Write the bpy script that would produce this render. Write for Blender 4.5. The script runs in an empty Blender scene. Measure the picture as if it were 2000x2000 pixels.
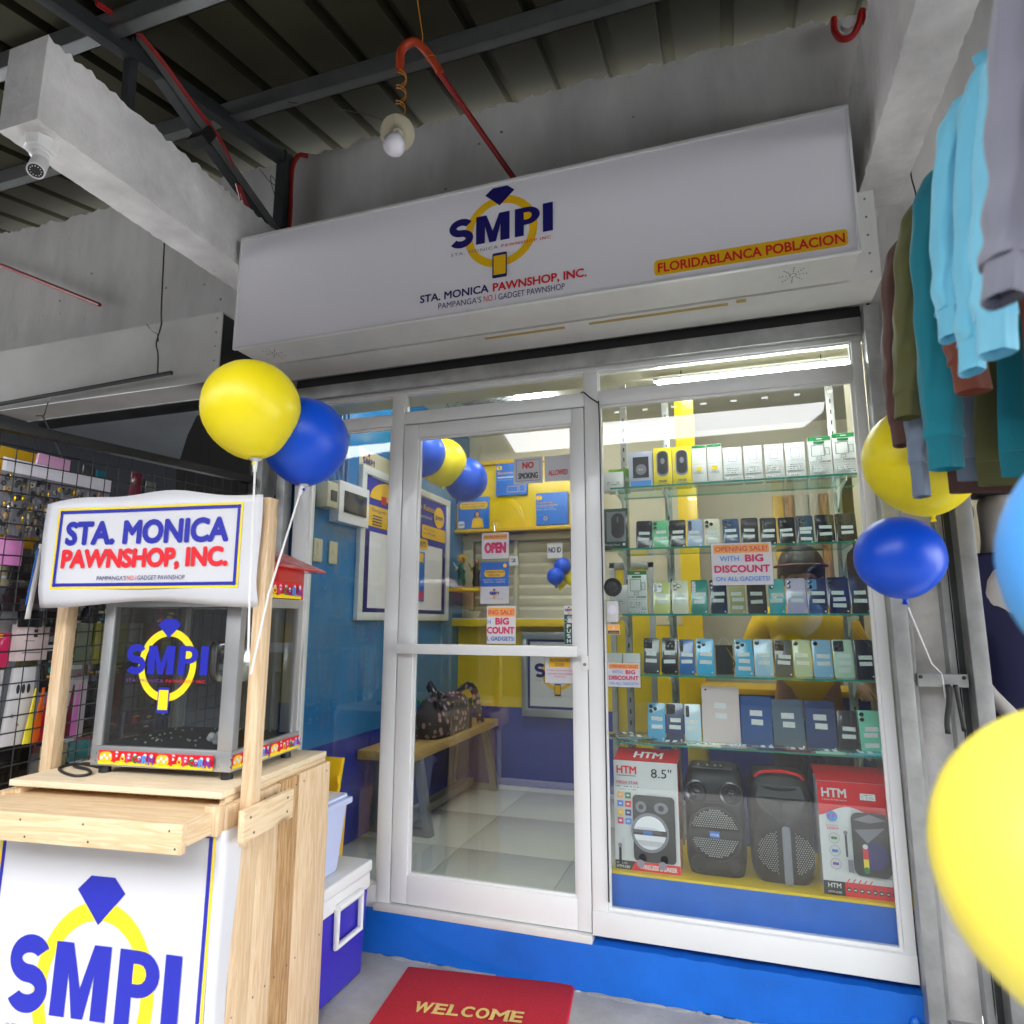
import bpy, bmesh, math, random
from mathutils import Vector as V, Matrix
R_=math.radians
S=bpy.context.scene; COL=S.collection
random.seed(7)
# ---------------------------------------------------------------- camera, sky, sun, exposure
cd=bpy.data.cameras.new('camera'); cam=bpy.data.objects.new('camera',cd); COL.objects.link(cam)
cd.sensor_width=36; cd.lens=22.94; cd.clip_start=.02; cd.clip_end=400
r_=V((.94876574,.31597216,.00227378)); u_=V((.05017965,-.15777064,.98619999)); b_=V((.31197048,-.93555867,-.16554274))
cam.matrix_world=Matrix(((r_.x,u_.x,b_.x,0),(r_.y,u_.y,b_.y,0),(r_.z,u_.z,b_.z,1.37),(0,0,0,1)))
cd.dof.use_dof=True; cd.dof.focus_distance=2.65; cd.dof.aperture_fstop=2.6
S.camera=cam
W=bpy.data.worlds.new('World'); S.world=W; W.use_nodes=True
nt=W.node_tree; nt.nodes.clear()
sky=nt.nodes.new('ShaderNodeTexSky'); sky.sky_type='NISHITA'; sky.sun_disc=False
SUN_EL,SUN_AZ=R_(57),R_(192)      # azimuth clockwise from +Y: behind the camera, a little to its left
sky.sun_elevation=SUN_EL; sky.sun_rotation=SUN_AZ; sky.dust_density=3.5; sky.air_density=1.4; sky.ozone_density=1.0
bg=nt.nodes.new('ShaderNodeBackground'); bg.inputs[1].default_value=.15
wo=nt.nodes.new('ShaderNodeOutputWorld'); mxs=nt.nodes.new('ShaderNodeMix'); mxs.data_type='RGBA'; mxs.inputs[0].default_value=.8; mxs.inputs[7].default_value=(31,31.6,32.6,1)   # high thin overcast
nt.links.new(sky.outputs[0],mxs.inputs[6]); nt.links.new(mxs.outputs[2],bg.inputs[0]); nt.links.new(bg.outputs[0],wo.inputs[0])
sl=bpy.data.lights.new('sun','SUN'); sl.energy=1.0; sl.angle=R_(12); sl.color=(1,.96,.9)
so=bpy.data.objects.new('sun',sl); COL.objects.link(so)
sd=V((math.sin(SUN_AZ)*math.cos(SUN_EL),math.cos(SUN_AZ)*math.cos(SUN_EL),math.sin(SUN_EL)))
so.rotation_euler=sd.to_track_quat('Z','Y').to_euler(); so.location=sd*20
S.view_settings.view_transform='Standard'; S.view_settings.look='None'; S.view_settings.exposure=1.2; S.view_settings.gamma=1; S.view_settings.use_curve_mapping=False
S.cycles.use_denoising=True; S.cycles.max_bounces=9; S.cycles.transparent_max_bounces=24; S.cycles.glossy_bounces=4; S.cycles.diffuse_bounces=5
S.cycles.sample_clamp_indirect=6; S.cycles.caustics_reflective=False; S.cycles.caustics_refractive=False
# ---------------------------------------------------------------- materials
def c(r,g,b):
    f=lambda x:(x/255/12.92 if x<=10 else ((x/255+.055)/1.055)**2.4)
    return (f(r),f(g),f(b))
MT={}
def N(m,t,**k):
    n=m.node_tree.nodes.new('ShaderNode'+t)
    for a,b in k.items():
        if hasattr(n,a): setattr(n,a,b)
        else: n.inputs[a].default_value=b
    return n
def newm(name):
    m=bpy.data.materials.new(name); m.use_nodes=True; MT[name]=m
    return m,m.node_tree.nodes['Principled BSDF'],m.node_tree.links
def M(name,rgb,rough=.5,metal=0,var=0,vs=6,bump=0,bs=40,coat=0,spec=.5,emit=0,tint=False,stretch=None,detail=5,dirt=0,dcol=(.06,.05,.04),sheen=0):
    m,p,L=newm(name); col=(*rgb,1)
    p.inputs['Base Color'].default_value=col; p.inputs['Roughness'].default_value=rough; p.inputs['Metallic'].default_value=metal
    p.inputs['Coat Weight'].default_value=coat; p.inputs['Specular IOR Level'].default_value=spec; p.inputs['Sheen Weight'].default_value=sheen
    if emit: p.inputs['Emission Color'].default_value=col; p.inputs['Emission Strength'].default_value=emit
    src=None
    if tint:
        oi=N(m,'ObjectInfo'); src=oi.outputs['Color']; L.new(src,p.inputs['Base Color'])
    if var or bump or dirt:
        tc=N(m,'TexCoord'); co=tc.outputs['Object']
        if stretch:
            mp=N(m,'Mapping'); mp.inputs['Scale'].default_value=stretch; L.new(co,mp.inputs[0]); co=mp.outputs[0]
    if var:
        n=N(m,'TexNoise',Scale=vs,Detail=detail,Roughness=.6); L.new(co,n.inputs['Vector'])
        mr=N(m,'MapRange'); mr.inputs[1].default_value=.3; mr.inputs[2].default_value=.7; mr.inputs[3].default_value=1-var; mr.inputs[4].default_value=1+var*.4
        L.new(n.outputs[0],mr.inputs[0])
        mx=N(m,'Mix',data_type='RGBA',blend_type='MULTIPLY'); mx.inputs[0].default_value=1
        mx.inputs[6].default_value=col
        if src: L.new(src,mx.inputs[6])
        L.new(mr.outputs[0],mx.inputs[7]); src=mx.outputs[2]; L.new(src,p.inputs['Base Color'])
    if dirt:
        n=N(m,'TexNoise',Scale=vs*2.3,Detail=8,Roughness=.75); L.new(co,n.inputs['Vector'])
        mr=N(m,'MapRange'); mr.inputs[1].default_value=.62; mr.inputs[2].default_value=.8; mr.inputs[4].default_value=dirt; L.new(n.outputs[0],mr.inputs[0])
        mx=N(m,'Mix',data_type='RGBA'); L.new(mr.outputs[0],mx.inputs[0]); mx.inputs[6].default_value=col
        if src: L.new(src,mx.inputs[6])
        mx.inputs[7].default_value=(*dcol,1); src=mx.outputs[2]; L.new(src,p.inputs['Base Color'])
    if bump:
        n=N(m,'TexNoise',Scale=bs,Detail=6,Roughness=.6); L.new(co,n.inputs['Vector'])
        b=N(m,'Bump',Strength=bump,Distance=.01); L.new(n.outputs[0],b.inputs['Height']); L.new(b.outputs[0],p.inputs['Normal'])
    return m
def glass(name,tint=(.95,.98,.97),refl=1.0,ior=1.5):
    m=bpy.data.materials.new(name); m.use_nodes=True; MT[name]=m; t=m.node_tree; t.nodes.clear(); L=t.links
    tr=N(m,'BsdfTransparent'); tr.inputs[0].default_value=(*tint,1)
    gl=N(m,'BsdfGlossy',Roughness=0.0); gl.inputs[0].default_value=(1,1,1,1)
    fr=N(m,'Fresnel',IOR=ior); ge=N(m,'NewGeometry')
    iv=N(m,'Math',operation='SUBTRACT'); iv.inputs[0].default_value=1; L.new(ge.outputs['Backfacing'],iv.inputs[1])
    mu=N(m,'Math',operation='MULTIPLY'); L.new(fr.outputs[0],mu.inputs[0]); L.new(iv.outputs[0],mu.inputs[1])
    m2=N(m,'Math',operation='MULTIPLY'); L.new(mu.outputs[0],m2.inputs[0]); m2.inputs[1].default_value=refl
    mx=N(m,'MixShader'); L.new(m2.outputs[0],mx.inputs[0]); L.new(tr.outputs[0],mx.inputs[1]); L.new(gl.outputs[0],mx.inputs[2])
    o=N(m,'OutputMaterial'); L.new(mx.outputs[0],o.inputs[0])
def wood(name,base,dark,axis='x',rough=.62,knots=True):
    m,p,L=newm(name); p.inputs['Roughness'].default_value=rough
    tc=N(m,'TexCoord'); oi=N(m,'ObjectInfo'); mp=N(m,'Mapping')
    s={'x':(1.1,16,16),'y':(16,1.1,16),'z':(16,16,1.1)}[axis]; mp.inputs['Scale'].default_value=s
    ad=N(m,'VectorMath',operation='ADD'); sc=N(m,'VectorMath',operation='SCALE'); sc.inputs[0].default_value=(7,3,5); L.new(oi.outputs['Random'],sc.inputs['Scale'])
    L.new(tc.outputs['Object'],ad.inputs[0]); L.new(sc.outputs[0],ad.inputs[1]); L.new(ad.outputs[0],mp.inputs[0])
    n=N(m,'TexNoise',Scale=2.2,Detail=4,Roughness=.55,Distortion=1.2); L.new(mp.outputs[0],n.inputs['Vector'])
    wv=N(m,'Math',operation='MULTIPLY'); wv.inputs[1].default_value=26; L.new(n.outputs[0],wv.inputs[0])
    sn=N(m,'Math',operation='SINE'); L.new(wv.outputs[0],sn.inputs[0])
    n2=N(m,'TexNoise',Scale=14,Detail=6,Roughness=.7); L.new(mp.outputs[0],n2.inputs['Vector'])
    a=N(m,'Math',operation='MULTIPLY_ADD'); a.inputs[1].default_value=.22; L.new(sn.outputs[0],a.inputs[0]); L.new(n2.outputs[0],a.inputs[2])
    mr=N(m,'MapRange'); mr.inputs[1].default_value=.25; mr.inputs[2].default_value=1.0; L.new(a.outputs[0],mr.inputs[0])
    mx=N(m,'Mix',data_type='RGBA'); mx.inputs[6].default_value=(*base,1); mx.inputs[7].default_value=(*dark,1); L.new(mr.outputs[0],mx.inputs[0])
    src=mx.outputs[2]
    if knots:
        m3=N(m,'Mapping'); q={'x':(3,9,9),'y':(9,3,9),'z':(9,9,3)}[axis]; m3.inputs['Scale'].default_value=q; L.new(ad.outputs[0],m3.inputs[0])
        vo=N(m,'TexVoronoi',Scale=.95); L.new(m3.outputs[0],vo.inputs['Vector'])
        k=N(m,'MapRange'); k.inputs[1].default_value=.07; k.inputs[2].default_value=.15; k.inputs[3].default_value=.85; k.inputs[4].default_value=0; L.new(vo.outputs['Distance'],k.inputs[0])
        x2=N(m,'Mix',data_type='RGBA'); L.new(k.outputs[0],x2.inputs[0]); L.new(src,x2.inputs[6]); x2.inputs[7].default_value=(dark[0]*.35,dark[1]*.25,dark[2]*.2,1); src=x2.outputs[2]
    L.new(src,p.inputs['Base Color'])
    b=N(m,'Bump',Strength=.12,Distance=.004); L.new(a.outputs[0],b.inputs['Height']); L.new(b.outputs[0],p.inputs['Normal'])
def fine_print(name,paper,ink,rows=90,gap=.42,wide=60):
    """small flat print on stickers and boxes: rows of short dark marks"""
    m,p,L=newm(name); p.inputs['Roughness'].default_value=.45
    tc=N(m,'TexCoord'); oi=N(m,'ObjectInfo'); sx=N(m,'SeparateXYZ'); L.new(tc.outputs['Object'],sx.inputs[0])
    z=N(m,'Math',operation='MULTIPLY'); z.inputs[1].default_value=rows; L.new(sx.outputs[2],z.inputs[0])
    fl=N(m,'Math',operation='FLOOR'); L.new(z.outputs[0],fl.inputs[0]); fr=N(m,'Math',operation='FRACT'); L.new(z.outputs[0],fr.inputs[0])
    on=N(m,'Math',operation='LESS_THAN'); on.inputs[1].default_value=.5; L.new(fr.outputs[0],on.inputs[0])
    cx=N(m,'CombineXYZ'); xm=N(m,'Math',operation='MULTIPLY'); xm.inputs[1].default_value=wide; L.new(sx.outputs[0],xm.inputs[0])
    ra=N(m,'Math',operation='MULTIPLY_ADD'); ra.inputs[1].default_value=91; L.new(oi.outputs['Random'],ra.inputs[0]); L.new(fl.outputs[0],ra.inputs[2])
    L.new(xm.outputs[0],cx.inputs[0]); y7=N(m,'Math',operation='MULTIPLY'); y7.inputs[1].default_value=7.31; L.new(ra.outputs[0],y7.inputs[0]); L.new(y7.outputs[0],cx.inputs[1])
    n=N(m,'TexNoise',Scale=4,Detail=1); L.new(cx.outputs[0],n.inputs['Vector'])
    g=N(m,'Math',operation='GREATER_THAN'); g.inputs[1].default_value=gap; L.new(n.outputs[0],g.inputs[0])
    mu=N(m,'Math',operation='MULTIPLY'); L.new(g.outputs[0],mu.inputs[0]); L.new(on.outputs[0],mu.inputs[1])
    mx=N(m,'Mix',data_type='RGBA'); mx.inputs[6].default_value=(*paper,1); mx.inputs[7].default_value=(*ink,1); L.new(mu.outputs[0],mx.inputs[0]); L.new(mx.outputs[2],p.inputs['Base Color'])

WH=(.72,.72,.72)
M('white_paint',(.7,.685,.68),.65,var=.3,vs=4,bump=.6,bs=14,dirt=.6,dcol=(.2,.18,.165))
M('wall_paint',(.6,.59,.58),.8,var=.34,vs=1.9,bump=.5,bs=11,dirt=.55,dcol=(.2,.185,.17),stretch=(1,1,.35))
M('housing_paint',(.66,.66,.65),.35,var=.16,vs=2.2,dirt=.25,dcol=(.2,.17,.13),bump=.05,bs=8)
M('concrete',(.36,.355,.34),.85,var=.3,vs=4,bump=.5,bs=35,dirt=.5,dcol=(.16,.15,.14))
M('plinth_blue',c(20,104,208),.38,var=.16,vs=5,bump=.16,bs=22,dirt=.35,dcol=(.25,.33,.42))
M('roof_sheet',(.036,.034,.02),.9,var=.2,vs=3,spec=.15)
M('steel',(.2,.21,.21),.5,metal=.6,var=.2,vs=5)
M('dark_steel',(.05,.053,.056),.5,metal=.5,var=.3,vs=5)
M('galv',(.42,.43,.43),.42,metal=.6,var=.3,vs=9,dirt=.4,dcol=(.12,.11,.1))
M('maroon',(.1,.012,.02),.6)
M('tape',(.42,.3,.1),.6)
M('dark_panel',(.10,.09,.08),.6,var=.3,vs=3)
M('spall',(.16,.15,.145),.9)
M('facade_dark',(.05,.045,.04),.7,var=.3,vs=2)
M('asphalt',(.06,.06,.06),.9,var=.2,vs=5,bump=.4,bs=60)
M('black',(.008,.008,.009),.5)
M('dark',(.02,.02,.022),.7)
M('alu_white',(.74,.75,.76),.28,coat=.25,var=.03,vs=4)
M('gasket',(.25,.25,.26),.5)
M('red_pvc',(.33,.012,.012),.45,var=.15,vs=20)
M('orange_pvc',(.5,.06,.02),.45,var=.15,vs=20)
M('wire_orange',(.55,.2,.012),.5)
M('acrylic_white',(.86,.85,.92),.3,coat=.1)
M('white',WH,.45); M('paper',(.68,.68,.7),.4,coat=.2); M('vinyl',(.62,.62,.65),.42,bump=.06,bs=5)
M('cream',(.62,.58,.44),.6,var=.06,vs=3); M('ivory',(.6,.55,.4),.4)
M('navy',c(24,20,104),.45); M('royal',c(26,34,160),.42); M('blue_ink',c(28,36,165),.42); M('gold_ink',c(240,190,22),.42); M('yellow_ink',c(244,214,30),.42)
M('red_ink',c(222,26,40),.42); M('sky_ink',c(36,110,205),.42); M('pink_ink',c(212,52,104),.42); M('orange_ink',c(246,170,70),.42); M('black_ink',(.015,.015,.02),.45); M('grey_ink',(.2,.2,.24),.5)
M('green_ink',c(20,120,60),.42); M('dgreen_ink',c(16,84,72),.42); M('lblue_ink',c(70,140,220),.42); M('teal_ink',c(30,150,150),.42); M('purple_ink',c(120,50,150),.42)
M('wall_sky',c(38,116,178),.22,coat=.35,var=.04,vs=2); M('wall_navy',c(24,48,150),.2,coat=.35,var=.04,vs=2)
M('yellow_paint',c(232,196,14),.28,coat=.2); M('yellow_edge',c(214,172,16),.4)
M('tile',(.55,.56,.53),.14,var=.06,vs=2); M('ceiling',(.72,.73,.7),.6)
M('lamp',(1,1,.97),.5,emit=66); M('lamp_cover',(1,1,.98),.5,emit=15)
glass('pane',(.93,.965,.955),2.0); glass('shelf_glass',(.82,.94,.9),1.0); glass('clear_plastic',(.95,.95,.96),1.2,1.4); glass('machine_glass',(.72,.74,.74),1.3)
M('glass_edge',c(40,140,120),.15,spec=.8)
M('chrome',(.7,.7,.7),.12,metal=1); M('grille',(.5,.5,.52),.3,metal=.8); M('spk_black',(.009,.0095,.0105),.5,bump=.03,bs=160); M('spk_gloss',(.02,.022,.025),.16,coat=.4)
M('phone',(.5,.5,.5),.2,tint=True,coat=.7); M('lens',(.006,.006,.008),.08,coat=1); M('lens_rim',(.1,.1,.11),.25,metal=.7)
M('tint',(.5,.5,.5),.5,tint=True); M('gloss_tint',(.5,.5,.5),.22,tint=True,coat=.4)
M('cloth',(.5,.5,.5),.9,tint=True,bump=.12,bs=260,sheen=.25,var=.06,vs=9)
M('balloon',(.5,.5,.5),.36,tint=True,spec=.4)
M('mat_red',c(200,22,44),.95,bump=.9,bs=420,var=.22,vs=160)
M('mat_gold',c(222,190,110),.9,bump=.6,bs=300,var=.15,vs=120)
M('machine_alu',(.52,.53,.54),.3,metal=.7,var=.1,vs=7)
M('machine_red',c(190,24,30),.25,coat=.4); M('rubber',(.012,.012,.013),.55)
M('skin',c(190,140,112),.55); M('hair',(.012,.009,.008),.45); M('mannequin',(.62,.58,.56),.5)
M('cooler_blue',c(56,44,170),.35); M('bin_blue',(.5,.56,.8),.3); M('yellow_plastic',c(222,178,16),.35)
M('shirt_yellow',c(246,190,10),.85,bump=.1,bs=120); M('gold_foil',c(230,190,30),.18,metal=.8)
wood('pine_x',(.74,.57,.36),(.58,.38,.19),'x'); wood('pine_y',(.74,.58,.38),(.58,.38,.2),'y'); wood('pine_z',(.72,.55,.36),(.54,.34,.17),'z'); wood('pine_dark',(.56,.35,.16),(.22,.1,.035),'z',knots=False)
wood('ply',(.78,.66,.47),(.66,.51,.33),'x',knots=False); wood('bench_wood',(.5,.33,.11),(.33,.19,.06),'y')
fine_print('sticker',(.88,.88,.9),(.10,.10,.11),170,.53,160); fine_print('small_print',(.74,.75,.76),(.2,.22,.22),110,.5,70)
M('floral',(.02,.02,.03),.8)
def _floral():
    m=MT['floral']; p=m.node_tree.nodes['Principled BSDF']; L=m.node_tree.links
    tc=N(m,'TexCoord'); v=N(m,'TexVoronoi',Scale=22); L.new(tc.outputs['Object'],v.inputs['Vector'])
    cr=N(m,'ValToRGB'); e=cr.color_ramp; e.elements[0].position=.0; e.elements[0].color=(.5,.42,.3,1); e.elements[1].position=.45; e.elements[1].color=(.012,.012,.025,1)
    a=e.elements.new(.2); a.color=(.5,.16,.22,1); a=e.elements.new(.3); a.color=(.35,.33,.34,1); a=e.elements.new(.36); a.color=(.012,.012,.025,1)
    L.new(v.outputs['Distance'],cr.inputs[0]); L.new(cr.outputs[0],p.inputs['Base Color'])
_floral()
# ---------------------------------------------------------------- geometry helpers
class G:
    def __init__(s): s.v=[]; s.f=[]; s.m=[]
    def add(s,vs,fs,m):
        o=len(s.v); s.v+=[V(p) for p in vs]; s.f+=[tuple(i+o for i in f) for f in fs]; s.m+=[m]*len(fs); return s
    def box(s,x0,x1,y0,y1,z0,z1,m):
        return s.add([(x,y,z) for z in (z0,z1) for y in (y0,y1) for x in (x0,x1)],[(0,2,3,1),(4,5,7,6),(0,1,5,4),(2,6,7,3),(0,4,6,2),(1,3,7,5)],m)
    def obox(s,cn,ax,ay,az,m):
        cn=V(cn);ax=V(ax);ay=V(ay);az=V(az)
        return s.add([cn+ax*i+ay*j+az*k for k in (-1,1) for j in (-1,1) for i in (-1,1)],[(0,2,3,1),(4,5,7,6),(0,1,5,4),(2,6,7,3),(0,4,6,2),(1,3,7,5)],m)
    def bar(s,a,b,w,h,m,up=(0,0,1)):
        a=V(a);b=V(b);d=(b-a).normalized(); sd=d.cross(V(up))
        if sd.length<1e-4: sd=d.cross(V((0,1,0)))
        sd.normalize(); uu=sd.cross(d)
        return s.obox((a+b)/2,(b-a)/2,sd*w/2,uu*h/2,m)
    def poly(s,pts,m): return s.add(pts,[tuple(range(len(pts)))],m)
    def prism(s,pts,vec,m):
        n=len(pts); vec=V(vec); a=[V(p) for p in pts]
        return s.add(a+[p+vec for p in a],[tuple(range(n))[::-1],tuple(range(n,2*n))]+[(i,(i+1)%n,n+(i+1)%n,n+i) for i in range(n)],m)
    def tube(s,pts,r,m,n=8,sq=1,cap=True):
        P=[V(p) for p in pts]; k=len(P); rr=r if isinstance(r,(list,tuple)) else [r]*k
        t=[(P[min(i+1,k-1)]-P[max(i-1,0)]).normalized() for i in range(k)]
        ref=V((0,0,1)) if abs(t[0].z)<.9 else V((0,1,0)); a=t[0].cross(ref).normalized(); vs=[]
        for i in range(k):
            a=(a-t[i]*a.dot(t[i])).normalized(); bb=t[i].cross(a)
            vs+=[P[i]+(a*math.cos(2*math.pi*j/n)+bb*sq*math.sin(2*math.pi*j/n))*rr[i] for j in range(n)]
        fs=[(i*n+j,i*n+(j+1)%n,(i+1)*n+(j+1)%n,(i+1)*n+j) for i in range(k-1) for j in range(n)]
        if cap: fs+=[tuple(range(n))[::-1],tuple(range((k-1)*n,k*n))]
        return s.add(vs,fs,m)
    def loft(s,rings,m,cap=True,closed=True):
        n=len(rings[0]); k=len(rings); vs=[p for r in rings for p in r]
        q=n if closed else n-1
        fs=[(i*n+j,i*n+(j+1)%n,(i+1)*n+(j+1)%n,(i+1)*n+j) for i in range(k-1) for j in range(q)]
        if cap and closed: fs+=[tuple(range(n))[::-1],tuple(range((k-1)*n,k*n))]
        return s.add(vs,fs,m)
    def lathe(s,prof,m,o=(0,0,0),ax=(0,0,1),n=16,cap=True):
        o=V(o); az=V(ax).normalized(); a=az.cross(V((0,1,0)) if abs(az.y)<.9 else V((1,0,0))).normalized(); bb=az.cross(a)
        return s.loft([[o+az*h+(a*math.cos(2*math.pi*j/n)+bb*math.sin(2*math.pi*j/n))*max(r,1e-5) for j in range(n)] for r,h in prof],m,cap)
    def ell(s,cn,rx,ry,rz,m,n=14,k=9):
        cn=V(cn)
        return s.loft([[cn+V((rx*math.sin(math.pi*i/k)*math.cos(2*math.pi*j/n),ry*math.sin(math.pi*i/k)*math.sin(2*math.pi*j/n),-rz*math.cos(math.pi*i/k))) for j in range(n)] for i in [.02]+list(range(1,k))+[k-.02]],m)
    def grid(s,fn,nu,nv,m):
        vs=[fn(i/nu,j/nv) for j in range(nv+1) for i in range(nu+1)]
        return s.add(vs,[(j*(nu+1)+i,j*(nu+1)+i+1,(j+1)*(nu+1)+i+1,(j+1)*(nu+1)+i) for j in range(nv) for i in range(nu)],m)
    def build(s,name,par=None,bev=0,ang=38,seg=2,world=True,sharp=False,flat=False):
        off=V((0,0,0))
        if par is not None and world: off=V(par['_o'])
        keys=[]; 
        for k in s.m:
            if k not in keys: keys.append(k)
        me=bpy.data.meshes.new(name); me.from_pydata([tuple(p-off) for p in s.v],[],s.f)
        for k in keys: me.materials.append(MT[k])
        me.polygons.foreach_set('material_index',[keys.index(k) for k in s.m])
        if not flat:
            bm=bmesh.new(); bm.from_mesh(me); bmesh.ops.recalc_face_normals(bm,faces=bm.faces)
            if bev:
                es=[e for e in bm.edges if len(e.link_faces)==2 and e.calc_face_angle(0)>R_(30)]
                bmesh.ops.bevel(bm,geom=es,offset=bev,segments=seg,affect='EDGES',profile=.6,clamp_overlap=True)
            bm.to_mesh(me); bm.free()
        me.update()
        if not sharp and not flat:
            me.shade_smooth(); me.set_sharp_from_angle(angle=R_(ang))
        o=bpy.data.objects.new(name,me); COL.objects.link(o)
        if par is not None: o.parent=par
        o['_o']=(0,0,0) if par is None else tuple(par['_o'])
        return o
def tag(o,label=None,cat=None,group=None,kind=None):
    if label: o['label']=label
    if cat: o['category']=cat
    if group: o['group']=group
    if kind: o['kind']=kind
    return o
def struct(g,name,**k): return tag(g.build(name,**k),kind='structure')
def thing(name,label,cat,loc=(0,0,0),group=None,rz=0):
    o=bpy.data.objects.new(name,None); COL.objects.link(o); o.location=loc; o.rotation_euler=(0,0,rz); o.empty_display_size=.05
    o['_o']=tuple(loc); return tag(o,label,cat,group)
def tint(o,rgb): o.color=(*rgb,1); return o
_tx={}
def textmesh(s,bold=0.0,sp=1.0,res=3):
    k=(s,bold,sp,res)
    if k in _tx: return _tx[k]
    cu=bpy.data.curves.new('t','FONT'); cu.body=s; cu.size=1; cu.offset=bold; cu.space_character=sp; cu.resolution_u=res; cu.fill_mode='FRONT'
    o=bpy.data.objects.new('t',cu); me=bpy.data.meshes.new_from_object(o)
    vs=[(v.co.x,v.co.y) for v in me.vertices]; fs=[tuple(p.vertices) for p in me.polygons]
    bpy.data.objects.remove(o); bpy.data.curves.remove(cu); bpy.data.meshes.remove(me)
    x0=min(v[0] for v in vs);x1=max(v[0] for v in vs);y0=min(v[1] for v in vs);y1=max(v[1] for v in vs)
    _tx[k]=([((x-x0)/(x1-x0 or 1),(y-y0)/(y1-y0 or 1)) for x,y in vs],fs); return _tx[k]
class P:
    """flat print laid on a plane: o origin, r right, u up; layer d metres in front of the plane"""
    def __init__(s,o,r=(1,0,0),u=(0,0,1),warp=None):
        s.o=V(o); s.r=V(r).normalized(); s.u=V(u).normalized(); s.n=s.r.cross(s.u); s.g=G(); s.w=warp; s.d=.0006; s.pin='paper'
    def p(s,x,y,d): 
        q=s.o+s.r*x+s.u*y+s.n*d
        return q if s.w is None else q+s.w(x,y)
    def lay(s): s.d+=.00035; return s.d
    def poly(s,pts,m,d=None):
        d=s.lay() if d is None else d; s.g.poly([s.p(x,y,d) for x,y in pts],m); return s
    def rect(s,x0,y0,x1,y1,m,d=None): return s.poly([(x0,y0),(x1,y0),(x1,y1),(x0,y1)],m,d)
    def round(s,x0,y0,x1,y1,m,r=None,n=5):
        r=r or min(x1-x0,y1-y0)*.45; pts=[]
        for cx,cy,a in ((x1-r,y1-r,0),(x0+r,y1-r,90),(x0+r,y0+r,180),(x1-r,y0+r,270)):
            pts+=[(cx+r*math.cos(R_(a+90*i/n)),cy+r*math.sin(R_(a+90*i/n))) for i in range(n+1)]
        return s.poly(pts,m)
    def disc(s,cx,cy,r,m,n=20,ry=None): return s.poly([(cx+r*math.cos(6.2832*i/n),cy+(ry or r)*math.sin(6.2832*i/n)) for i in range(n)],m)
    def ring(s,cx,cy,ro,ri,m,n=40,a0=0,a1=360,k=1.0):
        d=s.lay(); a=[R_(a0+(a1-a0)*i/n) for i in range(n+1)]
        for i in range(n): s.g.poly([s.p(cx+rr*math.cos(t),cy+rr*k*math.sin(t),d) for rr,t in ((ro,a[i]),(ro,a[i+1]),(ri,a[i+1]),(ri,a[i]))],m)
        return s
    def frame(s,x0,y0,x1,y1,w,m):
        d=s.lay()
        for q in ((x0,y0,x1,y0+w),(x0,y1-w,x1,y1),(x0,y0+w,x0+w,y1-w),(x1-w,y0+w,x1,y1-w)): s.rect(*q,m,d)
        return s
    def text(s,t,x0,y0,x1,y1,m,bold=.0,sp=1.0,res=3):
        vs,fs=textmesh(t,0,sp,res); d=s.lay(); W=x1-x0; H=y1-y0; e=bold*H*1.15 if bold else 0
        if t=='M' and bold>.04:
            st=.27; return s.poly([(x0,y0),(x0,y1),(x0+W*.31,y1),(x0+W*.5,y0+H*.40),(x0+W*.69,y1),(x1,y1),(x1,y0),(x1-W*st,y0),(x1-W*st,y0+H*.60),(x0+W*.60,y0),(x0+W*.40,y0),(x0+W*st,y0+H*.60),(x0+W*st,y0)],m,d)
        if t=='I' and bold>.04: return s.rect(x0,y0,x1,y1,m,d)
        if t=='P' and bold>.04:
            st=W*.36; cx=x0+W*.5; r=W*.5; ry=H*.31; cy=y1-ry; o=[(x0,y0),(x0,y1),(cx,y1)]+[(cx+r*math.cos(R_(a)),cy+ry*math.sin(R_(a))) for a in range(75,-91,-15)]+[(x0+st,cy-ry),(x0+st,y0)]
            s.poly(o,m,d)
            i=[(x0+st,cy-ry*.42),(x0+st,cy+ry*.42),(cx,cy+ry*.42)]+[(cx+r*.36*math.cos(R_(a)),cy+ry*.42*math.sin(R_(a))) for a in range(60,-91,-30)]
            return s.poly(i,s.pin,d+.0003) if s.pin else s
        if t=='S' and bold>.04:
            tk=W*.30; th=H*.235; cx=x0+W/2; rx=W/2-tk/2; ry=(H-th)/4; cl=[]
            for a in range(28,271,11): cl.append((cx+rx*math.cos(R_(a)),y1-th/2-ry+ry*math.sin(R_(a)),a))
            for a in range(80,-153,-11): cl.append((cx+rx*math.cos(R_(a)),y0+th/2+ry+ry*math.sin(R_(a)),a+180))
            L=[];Q=[]
            for qx,qy,a in cl:
                nx,ny=math.cos(R_(a))/rx,math.sin(R_(a))/ry; q=math.hypot(nx,ny); nx/=q; ny/=q; hw=math.hypot(nx*tk/2,ny*th/2); L.append((qx+nx*hw,qy+ny*hw)); Q.append((qx-nx*hw,qy-ny*hw))
            for i in range(len(cl)-1): s.poly([L[i],L[i+1],Q[i+1],Q[i]],m,d)
            return s
        of=[(0,0)]+([(e*math.cos(k*.6283+.3),e*math.sin(k*.6283+.3)) for k in range(10)] if e else [])
        for i,(ox,oy) in enumerate(of):
            s.g.add([s.p(x0+e+x*(W-2*e)+ox,y0+e+y*(H-2*e)+oy,d+.00004*i) for x,y in vs],fs,m)
        return s
    def build(s,name,par,world=True):
        return s.g.build(name,par,flat=True,world=world)
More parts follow.
